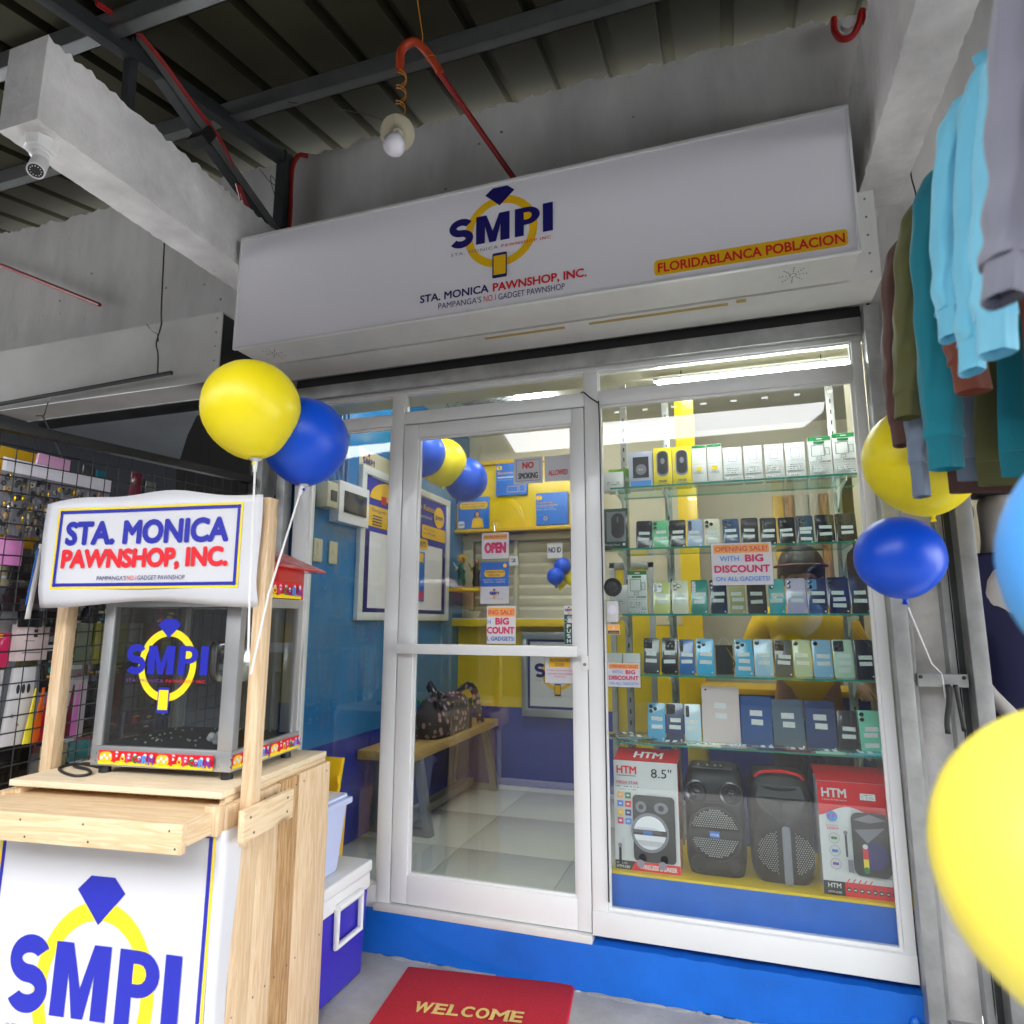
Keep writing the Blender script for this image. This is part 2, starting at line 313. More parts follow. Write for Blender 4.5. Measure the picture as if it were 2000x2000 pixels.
def logo(pr,cx,cy,w,hue='navy',ring='gold_ink',sub=True,bold=.055,subm=('grey_ink','red_ink'),res=3,ky=1.0):
    """the shop's ring-and-telephone emblem; w = width of the four letters"""
    k=w/.431; X=lambda x:cx+(x+.7925)*k; Y=lambda z:cy+(z-2.905)*k*ky
    pr.ring(X(-.79),Y(2.888),.152*k,.120*k,ring,44,k=ky)
    pr.poly([(X(-.856),Y(3.056)),(X(-.824),Y(3.081)),(X(-.762),Y(3.081)),(X(-.732),Y(3.056)),(X(-.794),Y(3.0))],hue)
    pr.pin=ring
    for t,a,b,z0,z1 in (('S',-1.01,-.905,2.846,2.974),('M',-.893,-.752,2.848,2.968),('P',-.73,-.628,2.848,2.968),('I',-.616,-.576,2.848,2.968)): pr.text(t,X(a),Y(z0),X(b),Y(z1),hue,bold,res=res)
    if sub:
        pr.text('STA. MONICA',X(-1.0),Y(2.815),X(-.80),Y(2.828),subm[0],.0,1.2,2); pr.text('PAWNSHOP INC.',X(-.785),Y(2.815),X(-.577),Y(2.828),subm[1],.0,1.2,2)
    pr.round(X(-.822),Y(2.69),X(-.762),Y(2.795),hue,.006*k); pr.rect(X(-.817),Y(2.703),X(-.767),Y(2.784),ring)
# ================================================================ setting
rz=lambda y:3.35+.22*y                       # underside of the sloping roof
g=G(); g.box(-14,14,-6.5,2.70,-.2,0,'concrete'); struct(g,'concrete_floor',sharp=True)
g=G(); g.box(-14,14,-6.5,-.4,0,.004,'asphalt'); struct(g,'unseen_dark_road',sharp=True)  # unseen dark street surface, added to weaken its reflection in the glass
g=G()                                        # painted plinth, chipped along both edges
xs=[-1.98+i*.035 for i in range(73)]
top=[(x,2.66,.168+random.uniform(-.003,.003)) for x in xs]; bot=[(x,2.66+random.uniform(-.004,.004),0) for x in xs]
g.prism(top+bot[::-1],(0,.1,0),'plinth_blue'); struct(g,'plinth',sharp=True)
g=G()
for i in range(60):                          # mortar splashed along the foot of the plinth
    x=random.uniform(-1.5,.5); g.ell((x,2.655,.0),random.uniform(.008,.05),random.uniform(.004,.02),random.uniform(.002,.006),'concrete',7,5)
tag(g.build('mortar_splash'),kind='stuff')
g=G(); g.ell((.50,2.655,.085),.018,.014,.022,'plinth_blue'); g.ell((.512,2.65,.062),.012,.01,.014,'concrete',8,5)
tag(g.build('paint_blob'),'blue blob with white filler on the right end of the plinth','blob')
# upper wall with a ragged top where it meets the roof
def ragged(x0,x1,z0,z1,y,dep,mt,step=.018,amp=.018):
    n=int((x1-x0)/step); t=[]; h=0
    for i in range(n+1):
        h=h*.8+random.uniform(-amp,amp)*.6; t.append((x0+(x1-x0)*i/n,y,z1+h))
    g=G(); g.prism([(x0,y,z0)]+t+[(x1,y,z0)],(0,dep,0),mt); return g
struct(ragged(-8,.5,2.56,3.885,2.68,.16,'wall_paint'),'upper_wall',sharp=True)
struct(ragged(.5,6,2.56,3.87,2.683,.16,'wall_paint'),'upper_wall',sharp=True)
g=G()
for a in ((.598,.70,2.70),(-2.15,-2.10,2.69)): g.box(a[0],a[1],a[2],a[2]+.12,0,2.56,'white_paint')
struct(g,'wall_pier',sharp=True)
# sheet roof, ribs run up the slope
g=G(); prof=[]; x=-8.0-.01
k0=-.92-.257*30
for i in range(64):
    xr=k0+.257*i
    for dx,dz in ((-.030,0),(-.026,.062),(.026,.062),(.030,0)): prof.append((xr+dx,dz))
def rr(y): return [V((x,y,rz(y)+z)) for x,z in prof]+[V((x,y,rz(y)+z+.004)) for x,z in reversed(prof)]
g.loft([rr(-.47),rr(1.2),rr(2.95)],'roof_sheet'); struct(g,'roof',sharp=True)
g=G(); g.box(-8,8,-.486,-.472,rz(-.47)-.03,rz(-.47)+.045,'roof_sheet'); struct(g,'added_eave_trim',sharp=True)  # unseen edge, added to keep the reflected sky strip straight
def purlin(y,x0,x1,lab):
    g=G(); z=rz(y); 
    g.box(x0,x1,y-.002,y+.002,z-.085,z-.006,'steel'); g.box(x0,x1,y,y+.05,z-.085,z-.081,'steel'); g.box(x0,x1,y+.046,y+.05,z-.085,z-.065,'steel'); g.box(x0,x1,y,y+.05,z-.01,z-.006,'steel')
    return tag(g.build('steel_purlin',sharp=True),lab,'purlin','steel purlins under the roof')
purlin(2.19,-8,.54,'long grey steel purlin just in front of the upper wall'); purlin(1.56,-8,.54,'grey steel purlin over the near end of the concrete beam')
purlin(.95,-8,.54,'steel purlin nearest the open edge of the roof'); purlin(.3,-8,.54,'steel purlin along the open roof edge')
# truss above the left beam
t=thing('roof_truss','dark steel roof truss standing on the rough concrete beam','truss',(-2.178,2.6,3.3))
g=G(); g.bar((-2.178,-.3,rz(-.3)-.12),(-2.178,2.6,3.83),.05,.06,'dark_steel'); g.build('rafter',t)
g=G(); g.bar((-2.178,1.68,3.69),(-2.178,2.6,3.36),.05,.045,'dark_steel'); g.bar((-2.152,1.68,3.70),(-2.152,2.6,3.37),.004,.05,'steel'); g.build('diagonal_strut',t)
g=G(); g.bar((-2.178,1.69,3.30),(-2.178,1.68,3.68),.035,.035,'dark_steel'); g.build('hanger_post',t)
g=G(); g.bar((-2.175,2.62,3.1),(-2.175,2.62,3.87),.06,.06,'dark_steel'); g.build('wall_post',t)
g=G(); g.bar((-2.165,2.03,3.535),(-2.165,2.07,3.515),.09,.09,'black'); g.build('clamp',t)
def pvc(name,lab,pts,r,m='red_pvc'):
    g=G(); g.tube(pts,r,m,8); return tag(g.build(name),lab,'conduit')
def curve(pts,n=6):
    """Catmull-Rom through the points"""
    Pn=[V(p) for p in pts]; out=[]
    for i in range(len(Pn)-1):
        a,b,cc,d=Pn[max(i-1,0)],Pn[i],Pn[i+1],Pn[min(i+2,len(Pn)-1)]
        for j in range(n):
            u=j/n; out.append(.5*((2*b)+(-a+cc)*u+(2*a-5*b+4*cc-d)*u*u+(-a+3*b-3*cc+d)*u**3))
    return out+[Pn[-1]]
pvc('electrical_conduit','red conduit running down the truss to the left end of the sign',curve([(-2.15,1.5,3.66),(-2.15,1.66,3.70),(-2.15,1.8,3.68),(-2.15,1.95,3.63),(-2.15,2.15,3.57),(-2.17,2.3,3.44),(-2.19,2.36,3.33),(-2.21,2.4,3.1)]),.011)
pvc('electrical_conduit','second red conduit branching right beside the truss strut',curve([(-2.165,2.29,3.46),(-2.15,2.35,3.36),(-2.11,2.42,3.24),(-2.09,2.44,3.1)]),.011)
pvc('electrical_conduit','red conduit bent over the wall top beside the truss post',curve([(-2.06,2.66,3.86),(-2.10,2.64,3.86),(-2.135,2.64,3.81),(-2.14,2.64,3.7),(-2.135,2.64,3.5),(-2.15,2.64,3.2)]),.012)
pvc('electrical_conduit','looped red conduit at the top right corner of the wall',curve([(.525,2.63,3.84),(.523,2.63,3.78),(.545,2.63,3.735),(.585,2.63,3.735),(.615,2.63,3.79),(.628,2.63,3.84),(.64,2.63,3.80),(.638,2.63,3.7),(.626,2.63,3.58),(.62,2.63,3.4)]),.013)
g=G(); g.lathe([(.026,0),(.026,.03)],'white_paint',(.575,2.655,3.80),(0,-1,0),16); tag(g.build('pipe_stub'),'round white pipe stub inside the loop of red conduit','pipe')
pvc('sprinkler_rod','thin dark red rod across the left part of the upper wall',[(-6.3,2.66,4.35-.0),(-4.297,2.62,3.599),(-3.42,2.62,3.193)],.011)
# concrete beams
def beam(x0,x1,y0,y1,z0,z1,lab,rough):
    n=70; rings=[]
    for i in range(n+1):
        y=y0+(y1-y0)*i/n; j=lambda a:random.uniform(-a,a)
        rings.append([V((x0+j(.003),y,z0+j(.002))),V((x1+j(.003),y,z0+j(.002))),V((x1+j(.003),y,(z0+z1)/2)),V((x1+j(.006),y,z1+j(rough))),V((x0+j(.006),y,z1+j(rough)))])
    g=G(); g.loft(rings,'white_paint'); return tag(g.build('concrete_beam',ang=50),lab,'beam','whitewashed concrete beams')
beam(-2.27,-2.09,1.31,2.69,2.998,3.31,'whitewashed concrete beam end carrying the security camera',.012)
beam(.543,.702,1.28,2.69,2.99,3.45,'long whitewashed concrete beam above the hanging clothes',.01)
g=G(); g.box(.565,.607,2.66,2.679,3.09,3.24,'black'); tag(g.build('wall_hole'),'dark square hole beside the right concrete beam','hole')
# security camera under the left beam
t=thing('security_camera','white bullet security camera under the left concrete beam','security camera',(-2.175,1.39,2.997))
o=(-2.175,1.39,2.997); g=G(); g.lathe([(.052,0),(.052,-.006),(.05,-.036),(.047,-.040)],'white',o,n=8); g.lathe([(.036,-.04),(.036,-.047)],'white',o,n=20); g.build('junction_box',t,ang=30)
g=G(); g.lathe([(.026,-.047),(.03,-.058),(.02,-.066),(.016,-.078)],'white',o,n=18); g.build('mount',t)
a=V((-2.165,1.385,2.905)); d=V((.42,-.40,-.82)).normalized(); g=G(); g.ell(a,.026,.026,.026,'white'); g.lathe([(.022,-.03),(.026,-.02),(.027,.06),(.024,.062),(.024,.057),(.0,.057)],'white',a,d,20); g.build('barrel',t)
g=G(); g.lathe([(.0,.0585),(.0225,.0585),(.0225,.0565)],'black',a,d,20); g.build('lens_plate',t)
g=G(); q=d.orthogonal().normalized(); q2=d.cross(q)
for i in range(12): g.ell(a+d*.0595+(q*math.cos(i*.5236)+q2*math.sin(i*.5236))*.016,.0018,.0018,.0018,'white',6,4)
tag(g.build('infrared_leds',t),kind='stuff')
pvc('electrical_conduit','short red conduit end behind the security camera',[(-2.33,1.5,3.03),(-2.27,1.42,3.02)],.012)
# pendant bulb on a crooked conduit
t=thing('bulb_holder','white LED bulb in a round ceramic holder hanging from orange wire','light bulb',(-1.165,2.05,3.44))
ax=V((.36,-.62,-.70)).normalized(); cn=V((-1.168,2.05,3.287))
g=G(); g.lathe([(.0,-.010),(.066,-.010),(.068,-.003),(.063,.003),(.04,.010),(.025,.024),(.022,.036),(.0,.036)],'ivory',cn,ax,28); g.build('holder',t)
bx=V((.02,-.35,-.93)).normalized(); b0=cn+ax*.03
g=G(); g.lathe([(.016,0),(.017,.014),(.026,.026),(.037,.045),(.0435,.065),(.042,.085),(.033,.10),(.017,.11),(0,.113)],'acrylic_white',b0,bx,22); g.build('bulb',t)
g=G(); g.obox(cn+ax*.006+V((-.032,0,.035)),V((.006,0,-.02)),V((.005,0,.002)),V((0,-.004,0)),'black'); g.build('screw_slot',t)
g=G()
for ph in (0,1.2):
    g.tube([(-1.158+.02*math.cos(ph+i*.55)*min(1,i/9)*(1 if i>6 else .3),2.05+.016*math.sin(ph+i*.55),3.60-.0062*i) for i in range(40)],.0022,'wire_orange',5)
g.build('twisted_wire',t)
t=thing('lamp_arm','crooked orange and red conduit arm rising from behind the sign','conduit arm',(-.80,2.45,3.1))
g=G(); g.tube(curve([(-1.166,2.05,3.58),(-1.166,2.05,3.655),(-1.15,2.06,3.695),(-1.115,2.07,3.71),(-1.075,2.09,3.675),(-1.04,2.11,3.62),(-1.02,2.12,3.58)]),.017,'orange_pvc',10); g.build('flexible_sleeve',t)
g=G(); g.tube([(-1.035,2.115,3.60),(-.80,2.46,3.27),(-.74,2.55,3.18)],.012,'red_pvc',10); g.build('pipe',t)
g=G(); g.tube([(-.97,1.75,3.72),(-1.075,2.06,3.72),(-1.08,2.07,3.695)],.002,'wire_orange',5); g.tube([(-1.055+.022*math.cos(i*.6),2.1+.02*math.sin(i*.6),3.64-.004*math.sin(i)) for i in range(12)],.002,'wire_orange',5); g.build('tie_wire',t)
def wire(lab,pts,r=.0022,m='black'):
    g=G(); g.tube(curve(pts,5),r,m,5); return tag(g.build('loose_wire'),lab,'wire')
wire('thin black wire sagging from the long purlin to the wall top',[(-1.83,2.2,3.74),(-1.62,2.4,3.80),(-1.44,2.66,3.87)])
wire('looped thin black wire beside the truss post',[(-2.36,2.64,3.84),(-2.27,2.63,3.73),(-2.21,2.63,3.69),(-2.23,2.63,3.72),(-2.27,2.63,3.77),(-2.26,2.63,3.71),(-2.2,2.63,3.55),(-2.19,2.63,3.5)])
wire('tie wire holding the black rod under the left beam',[(-2.735,2.41,3.34),(-2.70,2.40,2.95),(-2.69,2.40,2.86),(-2.70,2.39,2.76),(-2.67,2.38,2.69),(-2.66,2.38,2.58)],.004)
wire('short frayed wire end beside the tie wire on the left housing',[(-2.80,2.41,2.885),(-2.76,2.41,2.84),(-2.71,2.40,2.81),(-2.70,2.40,2.77)],.003)
wire('thin wire hanging beside the right concrete beam',[(.755,2.67,3.2),(.75,2.67,3.09),(.758,2.67,3.0),(.735,2.67,2.9)],.003)
# ---------------------------------------------------------------- shutter housings, rails, shutter
def housing(x0,x1,lab,z0,z1,bm='housing_paint'):
    t=thing('shutter_housing',lab,'shutter housing',(x0,2.5,z0),'roller shutter housings')
    g=G(); g.box(x0,x1,2.427,2.435,z0,z1,'housing_paint'); g.build('front_panel',t,sharp=True)
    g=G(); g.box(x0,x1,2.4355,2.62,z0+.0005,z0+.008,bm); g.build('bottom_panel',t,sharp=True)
    g=G(); g.box(x0,x1,2.4355,2.679,z1-.008,z1-.0005,'housing_paint'); g.box(x1-.008,x1-.0006,2.4355,2.66,z0+.008,z1-.008,'dark_steel'); g.build('top_and_end',t,sharp=True)
    g=G()
    for i in range(5): g.lathe([(.004,0),(.003,.003)],'steel',(x1-.03,2.427,z0+.03+(z1-z0-.06)*i/4),(0,-1,0),8)
    tag(g.build('screws',t),kind='stuff'); return t
housing(-2.04,.559,'white sheet metal shutter housing behind the shop sign',2.564,2.907)
housing(-7.5,-2.33,'white sheet metal shutter housing over the left shop',2.532,2.888,'dark_panel')  # underside in a darker tone than the rest of the housing
g=G()
for x0,x1,y in ((-.943,-.593,2.46),(-.492,.045,2.459)): g.box(x0,x1,y-.009,y+.009,2.5625,2.564,'tape')
g.box(.075,.11,2.435,2.46,2.5625,2.564,'tape'); tag(g.build('tape_residue',sharp=True),'strips of old yellow tape under the shutter housing','tape')
t=thing('roller_shutter','rolled up grey steel shutter above the glass front','roller shutter',(-.75,2.66,2.46))
g=G(); g.box(-2.03,.525,2.645,2.66,2.527,2.57,'black'); g.build('dark_gap_strip',t,sharp=True)  # black strip standing for the shaded gap above the shutter bar
g=G(); g.box(-2.03,.525,2.64,2.668,2.462,2.526,'galv'); g.build('bottom_bar',t,bev=.004)
def rail(x0,x1,y0,y1,z1,lab,ny=3):
    t=thing('shutter_rail',lab,'guide rail',((x0+x1)/2,y0,0),'steel shutter guide rails')
    g=G(); g.box(x0,x1,y0,y1,0,z1,'galv'); g.build('channel',t,bev=.004)
    return t
rail(.527,.577,2.60,2.68,2.55,'grey steel guide rail at the right edge of the glass front')
rail(.752,.803,2.60,2.68,2.6,'grey steel guide rail of the shop with the mannequin')
rail(-2.295,-2.155,2.58,2.68,2.53,'wide grey guide rail behind the yellow balloon stick')
rail(-2.098,-2.05,2.62,2.68,2.55,'narrow grey guide rail at the left edge of the glass front')
g=G(); g.box(.577,.597,2.64,2.70,0,2.55,'galv'); g.box(.70,.722,2.65,2.70,0,2.55,'galv'); g.box(.728,.752,2.66,2.70,0,2.55,'dark_steel'); tag(g.build('angle_trim',bev=.002),'rusty angle trims either side of the white wall strip','trim')
for z,l in ((1.175,'steel bracket across the white wall strip at waist height'),(.10,'steel bracket across the foot of the white wall strip')):
    t=thing('steel_bracket',l,'bracket',(.67,2.62,z)); g=G(); g.box(.592,.742,2.62,2.645,z-.02,z+.022,'galv'); g.build('plate',t,bev=.002)
    g=G(); [g.lathe([(.007,0),(.005,.006)],'dark_steel',(x,2.62,z+.012),(0,-1,0),6) for x in (.602,.73)]; tag(g.build('bolts',t),kind='stuff')
# ---------------------------------------------------------------- aluminium shopfront
t=thing('shopfront','white aluminium framed glass shopfront with fixed side window','shopfront',(-.73,2.70,.17))
def mem(n,x0,x1,z0,z1,y0=2.672,y1=2.728): g=G(); g.box(x0,x1,y0,y1,z0,z1,'alu_white'); g.build(n,t,bev=.003)
mem('post',-2.028,-1.945,.17,2.46); mem('mullion',-1.497,-1.434,.17,2.46); mem('mullion',-.5625,-.502,.2,2.46); mem('post',.488,.524,.2,2.46)
mem('head_bar',-2.03,.524,2.442,2.468,2.6715,2.7285)
mem('transom_bar',-1.945,-1.497,2.29,2.346,2.673,2.727); mem('transom_bar',-1.434,-.5625,2.291,2.35,2.673,2.727); mem('transom_bar',-.502,.488,2.29,2.35,2.673,2.727)
mem('sill',-1.945,-1.497,.17,.258,2.673,2.727); mem('sill',-.5625,.524,.197,.284,2.665,2.735)
g=G(); g.box(-1.5,-.563,2.655,2.74,.168,.197,'housing_paint'); g.build('door_sill',t,bev=.002)
def pane(x0,x1,z0,z1,w=.012):
    g=G(); g.box(x0,x1,2.697,2.703,z0,z1,'pane'); g.build('pane',t,sharp=True)
    g=G(); y0,y1=2.683,2.6965
    for q in ((x0,x1,z0,z0+w),(x0,x1,z1-w,z1),(x0,x0+w,z0+w,z1-w),(x1-w,x1,z0+w,z1-w)): g.box(q[0],q[1],y0,y1,q[2],q[3],'alu_white')
    g.build('glazing_bead',t,bev=.0015)
for q in ((-1.945,-1.497,.258,2.29),(-1.945,-1.497,2.346,2.442,.006),(-1.434,-.5625,2.35,2.442,.006),(-.502,.488,.284,2.29),(-.502,.488,2.35,2.442,.006)): pane(*q)
t=thing('glass_door','white framed glass door with a horizontal push bar','door',(-1.0,2.695,.2))
def dm(n,x0,x1,z0,z1,m='alu_white',y0=2.672,y1=2.718,bev=.003,mt=None): g=G(); g.box(x0,x1,y0,y1,z0,z1,m); return g.build(n,t,bev=bev)
dm('stile',-1.429,-1.355,.202,2.286); dm('stile',-.620,-.566,.202,2.286); dm('rail',-1.355,-.62,2.22,2.286); dm('rail',-1.355,-.62,.202,.315)
g=G(); g.box(-1.355,-.62,2.693,2.699,.315,2.22,'pane'); g.build('pane',t,sharp=True)
g=G()
for q in ((-1.355,-.62,.315,.326),(-1.355,-.62,2.209,2.22),(-1.355,-1.344,.326,2.209),(-.631,-.62,.326,2.209)): g.box(q[0],q[1],2.680,2.6925,q[2],q[3],'alu_white')
g.build('glazing_bead',t,bev=.0015)
g=G(); g.box(-1.414,-.598,2.628,2.652,1.229,1.272,'alu_white'); pb=g.build('push_bar',t,bev=.006)
g=G(); [g.box(x-.012,x+.012,2.652,2.672,1.236,1.266,'alu_white') for x in (-1.395,-.61)]; g.build('bar_bracket',t,bev=.002)
g=G(); g.prism([(-.5765+.0165*math.cos(a*.3142),2.666,(1.222 if math.sin(a*.3142)>0 else 1.188)+.0165*math.sin(a*.3142)) for a in range(20)],(0,.0055,0),'white'); lk=g.build('lock_plate',t,bev=.001)
g=G(); g.lathe([(.0065,0),(.0065,.004),(.003,.005)],'steel',(-.5765,2.666,1.199),(0,-1,0),12); g.build('keyhole',t)
g=G(); g.box(-1.43,-.566,2.69,2.7,2.2865,2.2905,'black'); g.build('brush_seal',t,sharp=True)
wire('black cable running over the door frame and down the mullion',[(-.575,2.668,2.352),(-.562,2.668,2.352),(-.535,2.668,2.325),(-.505,2.668,2.30),(-.4975,2.668,2.27),(-.497,2.668,1.9),(-.4965,2.668,1.3),(-.4975,2.668,.9),(-.498,2.668,.32)],.003)
# ---------------------------------------------------------------- sign box
t=thing('shop_sign','long white box sign with ring logo and shop name above the door','sign',(-.8,2.32,2.564))
g=G(); g.box(-2.05,.456,2.222,2.42,2.569,3.10,'housing_paint'); g.build('case',t,sharp=True)
g=G(); g.box(-2.047,.451,2.2185,2.2215,2.574,3.093,'acrylic_white'); g.build('face_panel',t,sharp=True)
g=G()
for q in ((-2.056,.462,2.564,2.5735),(-2.056,.462,3.0935,3.107),(-2.056,-2.0475,2.5735,3.0935),(.4515,.462,2.5735,3.0935)): g.box(q[0],q[1],2.214,2.2305,q[2],q[3],'alu_white')
g.build('edge_trim',t,bev=.002)
for cx in (-1.912,.262):
    g=G(); 
    for i in range(8):
        for j in range(1,5): g.lathe([(.0022,0),(.0022,.0012)],'black',(cx+.011*j*math.cos(i*.785),2.318+.013*j*math.sin(i*.785),2.5688),(0,0,-1),6)
    tag(g.build('vent_holes',t),kind='stuff')
pr=P((0,2.2185,0)); logo(pr,-.7925,2.905,.431); pr.build('logo',t)
pr=P((0,2.2185,0)); pr.text('STA. MONICA',-1.134,2.637,-.838,2.671,'navy',.028); pr.text('PAWNSHOP, INC.',-.820,2.630,-.449,2.671,'red_ink',.028); pr.build('name_lettering',t)
pr=P((0,2.2185,0)); pr.text("PAMPANGA'S",-1.052,2.599,-.868,2.625,'navy'); pr.text('NO.1',-.858,2.599,-.808,2.624,'red_ink'); pr.text('GADGET PAWNSHOP',-.797,2.598,-.533,2.623,'navy'); pr.build('slogan_lettering',t)
pr=P((0,2.2185,0)); pr.round(-.203,2.593,.425,2.652,'gold_ink',.014); pr.text('FLORIDABLANCA POBLACION',-.19,2.603,.416,2.640,'red_ink',.028); pr.build('branch_lettering',t)

# chips and spalls in the plaster of the upper wall
g=G()
for i in range(46):
    x=random.choice([random.uniform(-1.9,.45),random.uniform(-4.2,-2.4),random.gauss(-1.2,.25)]); z=random.choice([random.uniform(3.1,3.8),random.gauss(3.25,.06)])
    r=random.uniform(.002,.011); n=random.randint(5,8); y=2.6785
    g.poly([(x+r*random.uniform(.5,1.2)*math.cos(6.283*k/n),y,z+r*random.uniform(.4,1.1)*math.sin(6.283*k/n)) for k in range(n)],'spall')
tag(g.build('plaster_chips',flat=True),kind='stuff')
# ================================================================ window display
def proto(g,name,**k):
    o=g.build(name,None,**k); me=o.data; bpy.data.objects.remove(o); return me
def inst(name,me,par,loc=(0,0,0),scale=(1,1,1),rgb=None,rot=None):
    o=bpy.data.objects.new(name,me); COL.objects.link(o); o.parent=par; o.location=loc; o.scale=scale
    if rot: o.rotation_euler=rot
    if rgb: o.color=(*rgb,1)
    o['_o']=(0,0,0); return o
t=thing('display_platform','low blue fronted platform with yellow top inside the window','platform',(0,2.9,.2))
g=G(); g.box(-.50,.60,2.746,2.756,.2,.395,'plinth_blue'); g.build('front_panel',t,sharp=True)
g=G(); g.box(-.50,.60,2.747,3.22,.3955,.405,'yellow_paint'); g.box(-.5,-.492,2.7565,3.22,.2,.395,'yellow_paint'); g.build('top_board',t,sharp=True)
for x,z0,lab in ((-.262,.2,'slotted steel upright at the left of the glass shelves'),(.47,.2,'slotted steel upright at the right of the glass shelves'),(-.468,.2,'slotted steel upright beside the door mullion')):
    t=thing('slotted_upright',lab,'upright',(x,3.16,z0),'slotted uprights behind the glass shelves'); g=G(); g.box(x-.016,x+.016,3.15,3.17,z0,2.55,'galv'); g.build('post',t,bev=.002)
    g=G(); [g.box(x-.003,x+.003,3.1485,3.1495,z,z+.02,'black') for z in [.6+.05*i for i in range(36)]]; tag(g.build('slots',t,sharp=True),kind='stuff')
SH=[(1.962,'top'),(1.688,'second'),(1.404,'middle'),(1.152,'fourth'),(.874,'bottom')]
for z,n in SH:
    t=thing('glass_shelf',f'{n} glass shelf of the window display, green edged','shelf',(.02,2.99,z),'glass shelves in the window')
    x0=-.49 if n!='middle' else -.45
    g=G(); g.box(x0,.535,2.86,3.13,z-.008,z,'shelf_glass'); g.build('glass_plate',t,sharp=True)
    g=G(); g.box(x0,.535,2.8585,2.8598,z-.008,z,'glass_edge'); g.box(x0,.535,3.1302,3.1312,z-.008,z,'glass_edge'); g.build('polished_edge',t,sharp=True)
    for x in (-.468,-.262,.47):
        g=G(); g.prism([(x-.002,3.15,z-.010),(x-.002,2.89,z-.010),(x-.002,2.89,z-.022),(x-.002,3.03,z-.032),(x-.002,3.15,z-.10)],(.004,0,0),'white'); g.build('bracket',t,sharp=True)
# ---- telephones
g=G(); 
def rrect(w,h,r,n=4):
    o=[]
    for cx,cz,a in ((w/2-r,h-r,0),(-w/2+r,h-r,90),(-w/2+r,r,180),(w/2-r,r,270)): o+=[(cx+r*math.cos(R_(a+90*i/n)),cz+r*math.sin(R_(a+90*i/n))) for i in range(n+1)]
    return o
g.prism([(x,0,z) for x,z in rrect(.073,.155,.009)],(0,.0085,0),'phone'); PB=proto(g,'phone_body',bev=.0012)
g=G(); g.prism([(x,0,z) for x,z in rrect(1,1,.02,2)],(0,.0075,0),'phone'); TB=proto(g,'tablet_body',bev=.0)
def lensg(g,x,z,r=.0082,y=-.0012): g.lathe([(r,0),(r,.0022),(r*.72,.0026)],'lens_rim',(x,y+.0012,z),(0,-1,0),14); g.lathe([(r*.72,.0),(r*.7,.0028),(0,.0030)],'lens',(x,y+.0012,z),(0,-1,0),12)
CM={}
def cmod(k,pts,plate=None,r=.0082):
    g=G()
    if plate: x0,x1,z0,z1,m=plate; g.prism([(x,0,z) for x,z in [(a+(x0+x1)/2,b+z0) for a,b in rrect(x1-x0,z1-z0,.005)]],(0,-.0014,0),m)
    for x,z in pts: lensg(g,x,z,r,-.0012 if plate else 0)
    CM[k]=proto(g,'camera_'+k)
cmod('two',[(0,0),(0,-.019)]); cmod('three',[(0,0),(0,-.019),(.018,-.009)]); cmod('one',[(0,0)],r=.009)
cmod('square',[(-.002,-.001),(-.002,-.018),(.015,-.001)],(-.011,.024,-.029,.010,'lens'),.0062)
cmod('bar',[(0,0),(0,-.014),(0,-.028)],(-.007,.007,-.037,.009,'lens'),.005); cmod('plate',[(0,0),(0,-.021)],(-.011,.025,-.033,.011,'phone'),.0085)
cmod('round',[(.024,-.012),(.015,-.022),(.033,-.022)],(.004,.044,-.036,.004,'lens'),.005); cmod('dot',[(0,0)],r=.004); cmod('tri',[(0,0),(.016,-.010),(0,-.020)],(-.010,.028,-.032,.011,'lens_rim'),.007)
g=G(); g.box(-.5,.5,-.0006,0,-.5,.5,'sticker'); SK=proto(g,'sticker',sharp=True)
g=G(); g.lathe([(.0035,0),(.0035,.0006),(0,.0006)],'white',(0,0,0),(0,-1,0),10); BD=proto(g,'badge')
NUM=['first','second','third','fourth','fifth','sixth','seventh','eighth','ninth','tenth','eleventh','twelfth']
def phone(lab,x0,x1,zb,h,rgb,style,y=2.925,lean=9,seed=0,cam_rgb=None,grp='smartphones standing on the glass shelves',name='smartphone',cat='smartphone',st=2,tab=False):
    w=x1-x0-.0025; t=thing(name,lab,cat,((x0+x1)/2,y,zb+.0003),grp); t.rotation_euler=(R_(-lean),random.uniform(-.012,.012),random.uniform(-.03,.03)); t['_o']=(0,0,0)
    if tab: inst('body',TB,t,(0,0,0),(w,1,h),rgb)
    else: inst('body',PB,t,(0,0,0),(w/.073,1,h/.155),rgb)
    if style: inst('camera',CM[style],t,(-w/2+(.013 if not tab else .016),-.0001,h-.016),(1,1,1),cam_rgb or rgb)
    rnd=random.Random(seed*7+3); sw=.047 if not tab else .05
    zs=[h*.56,h*.36] if not tab else [h*.66,h*.5]
    if st==3: zs=[h*.56,h*.40,h*.2]
    for z in zs[:st]: inst('price_label',SK,t,(rnd.uniform(-.003,.005),-.0003,z+rnd.uniform(-.004,.004)),(sw*rnd.uniform(.9,1.05),1,h*.105 if not tab else .022),None,(0,rnd.uniform(-.05,.05),0))
    inst('badge',BD,t,(w/2-.009,-.0003,.009))
    return t
NV=c(26,28,44); BK=(.012,.013,.016)
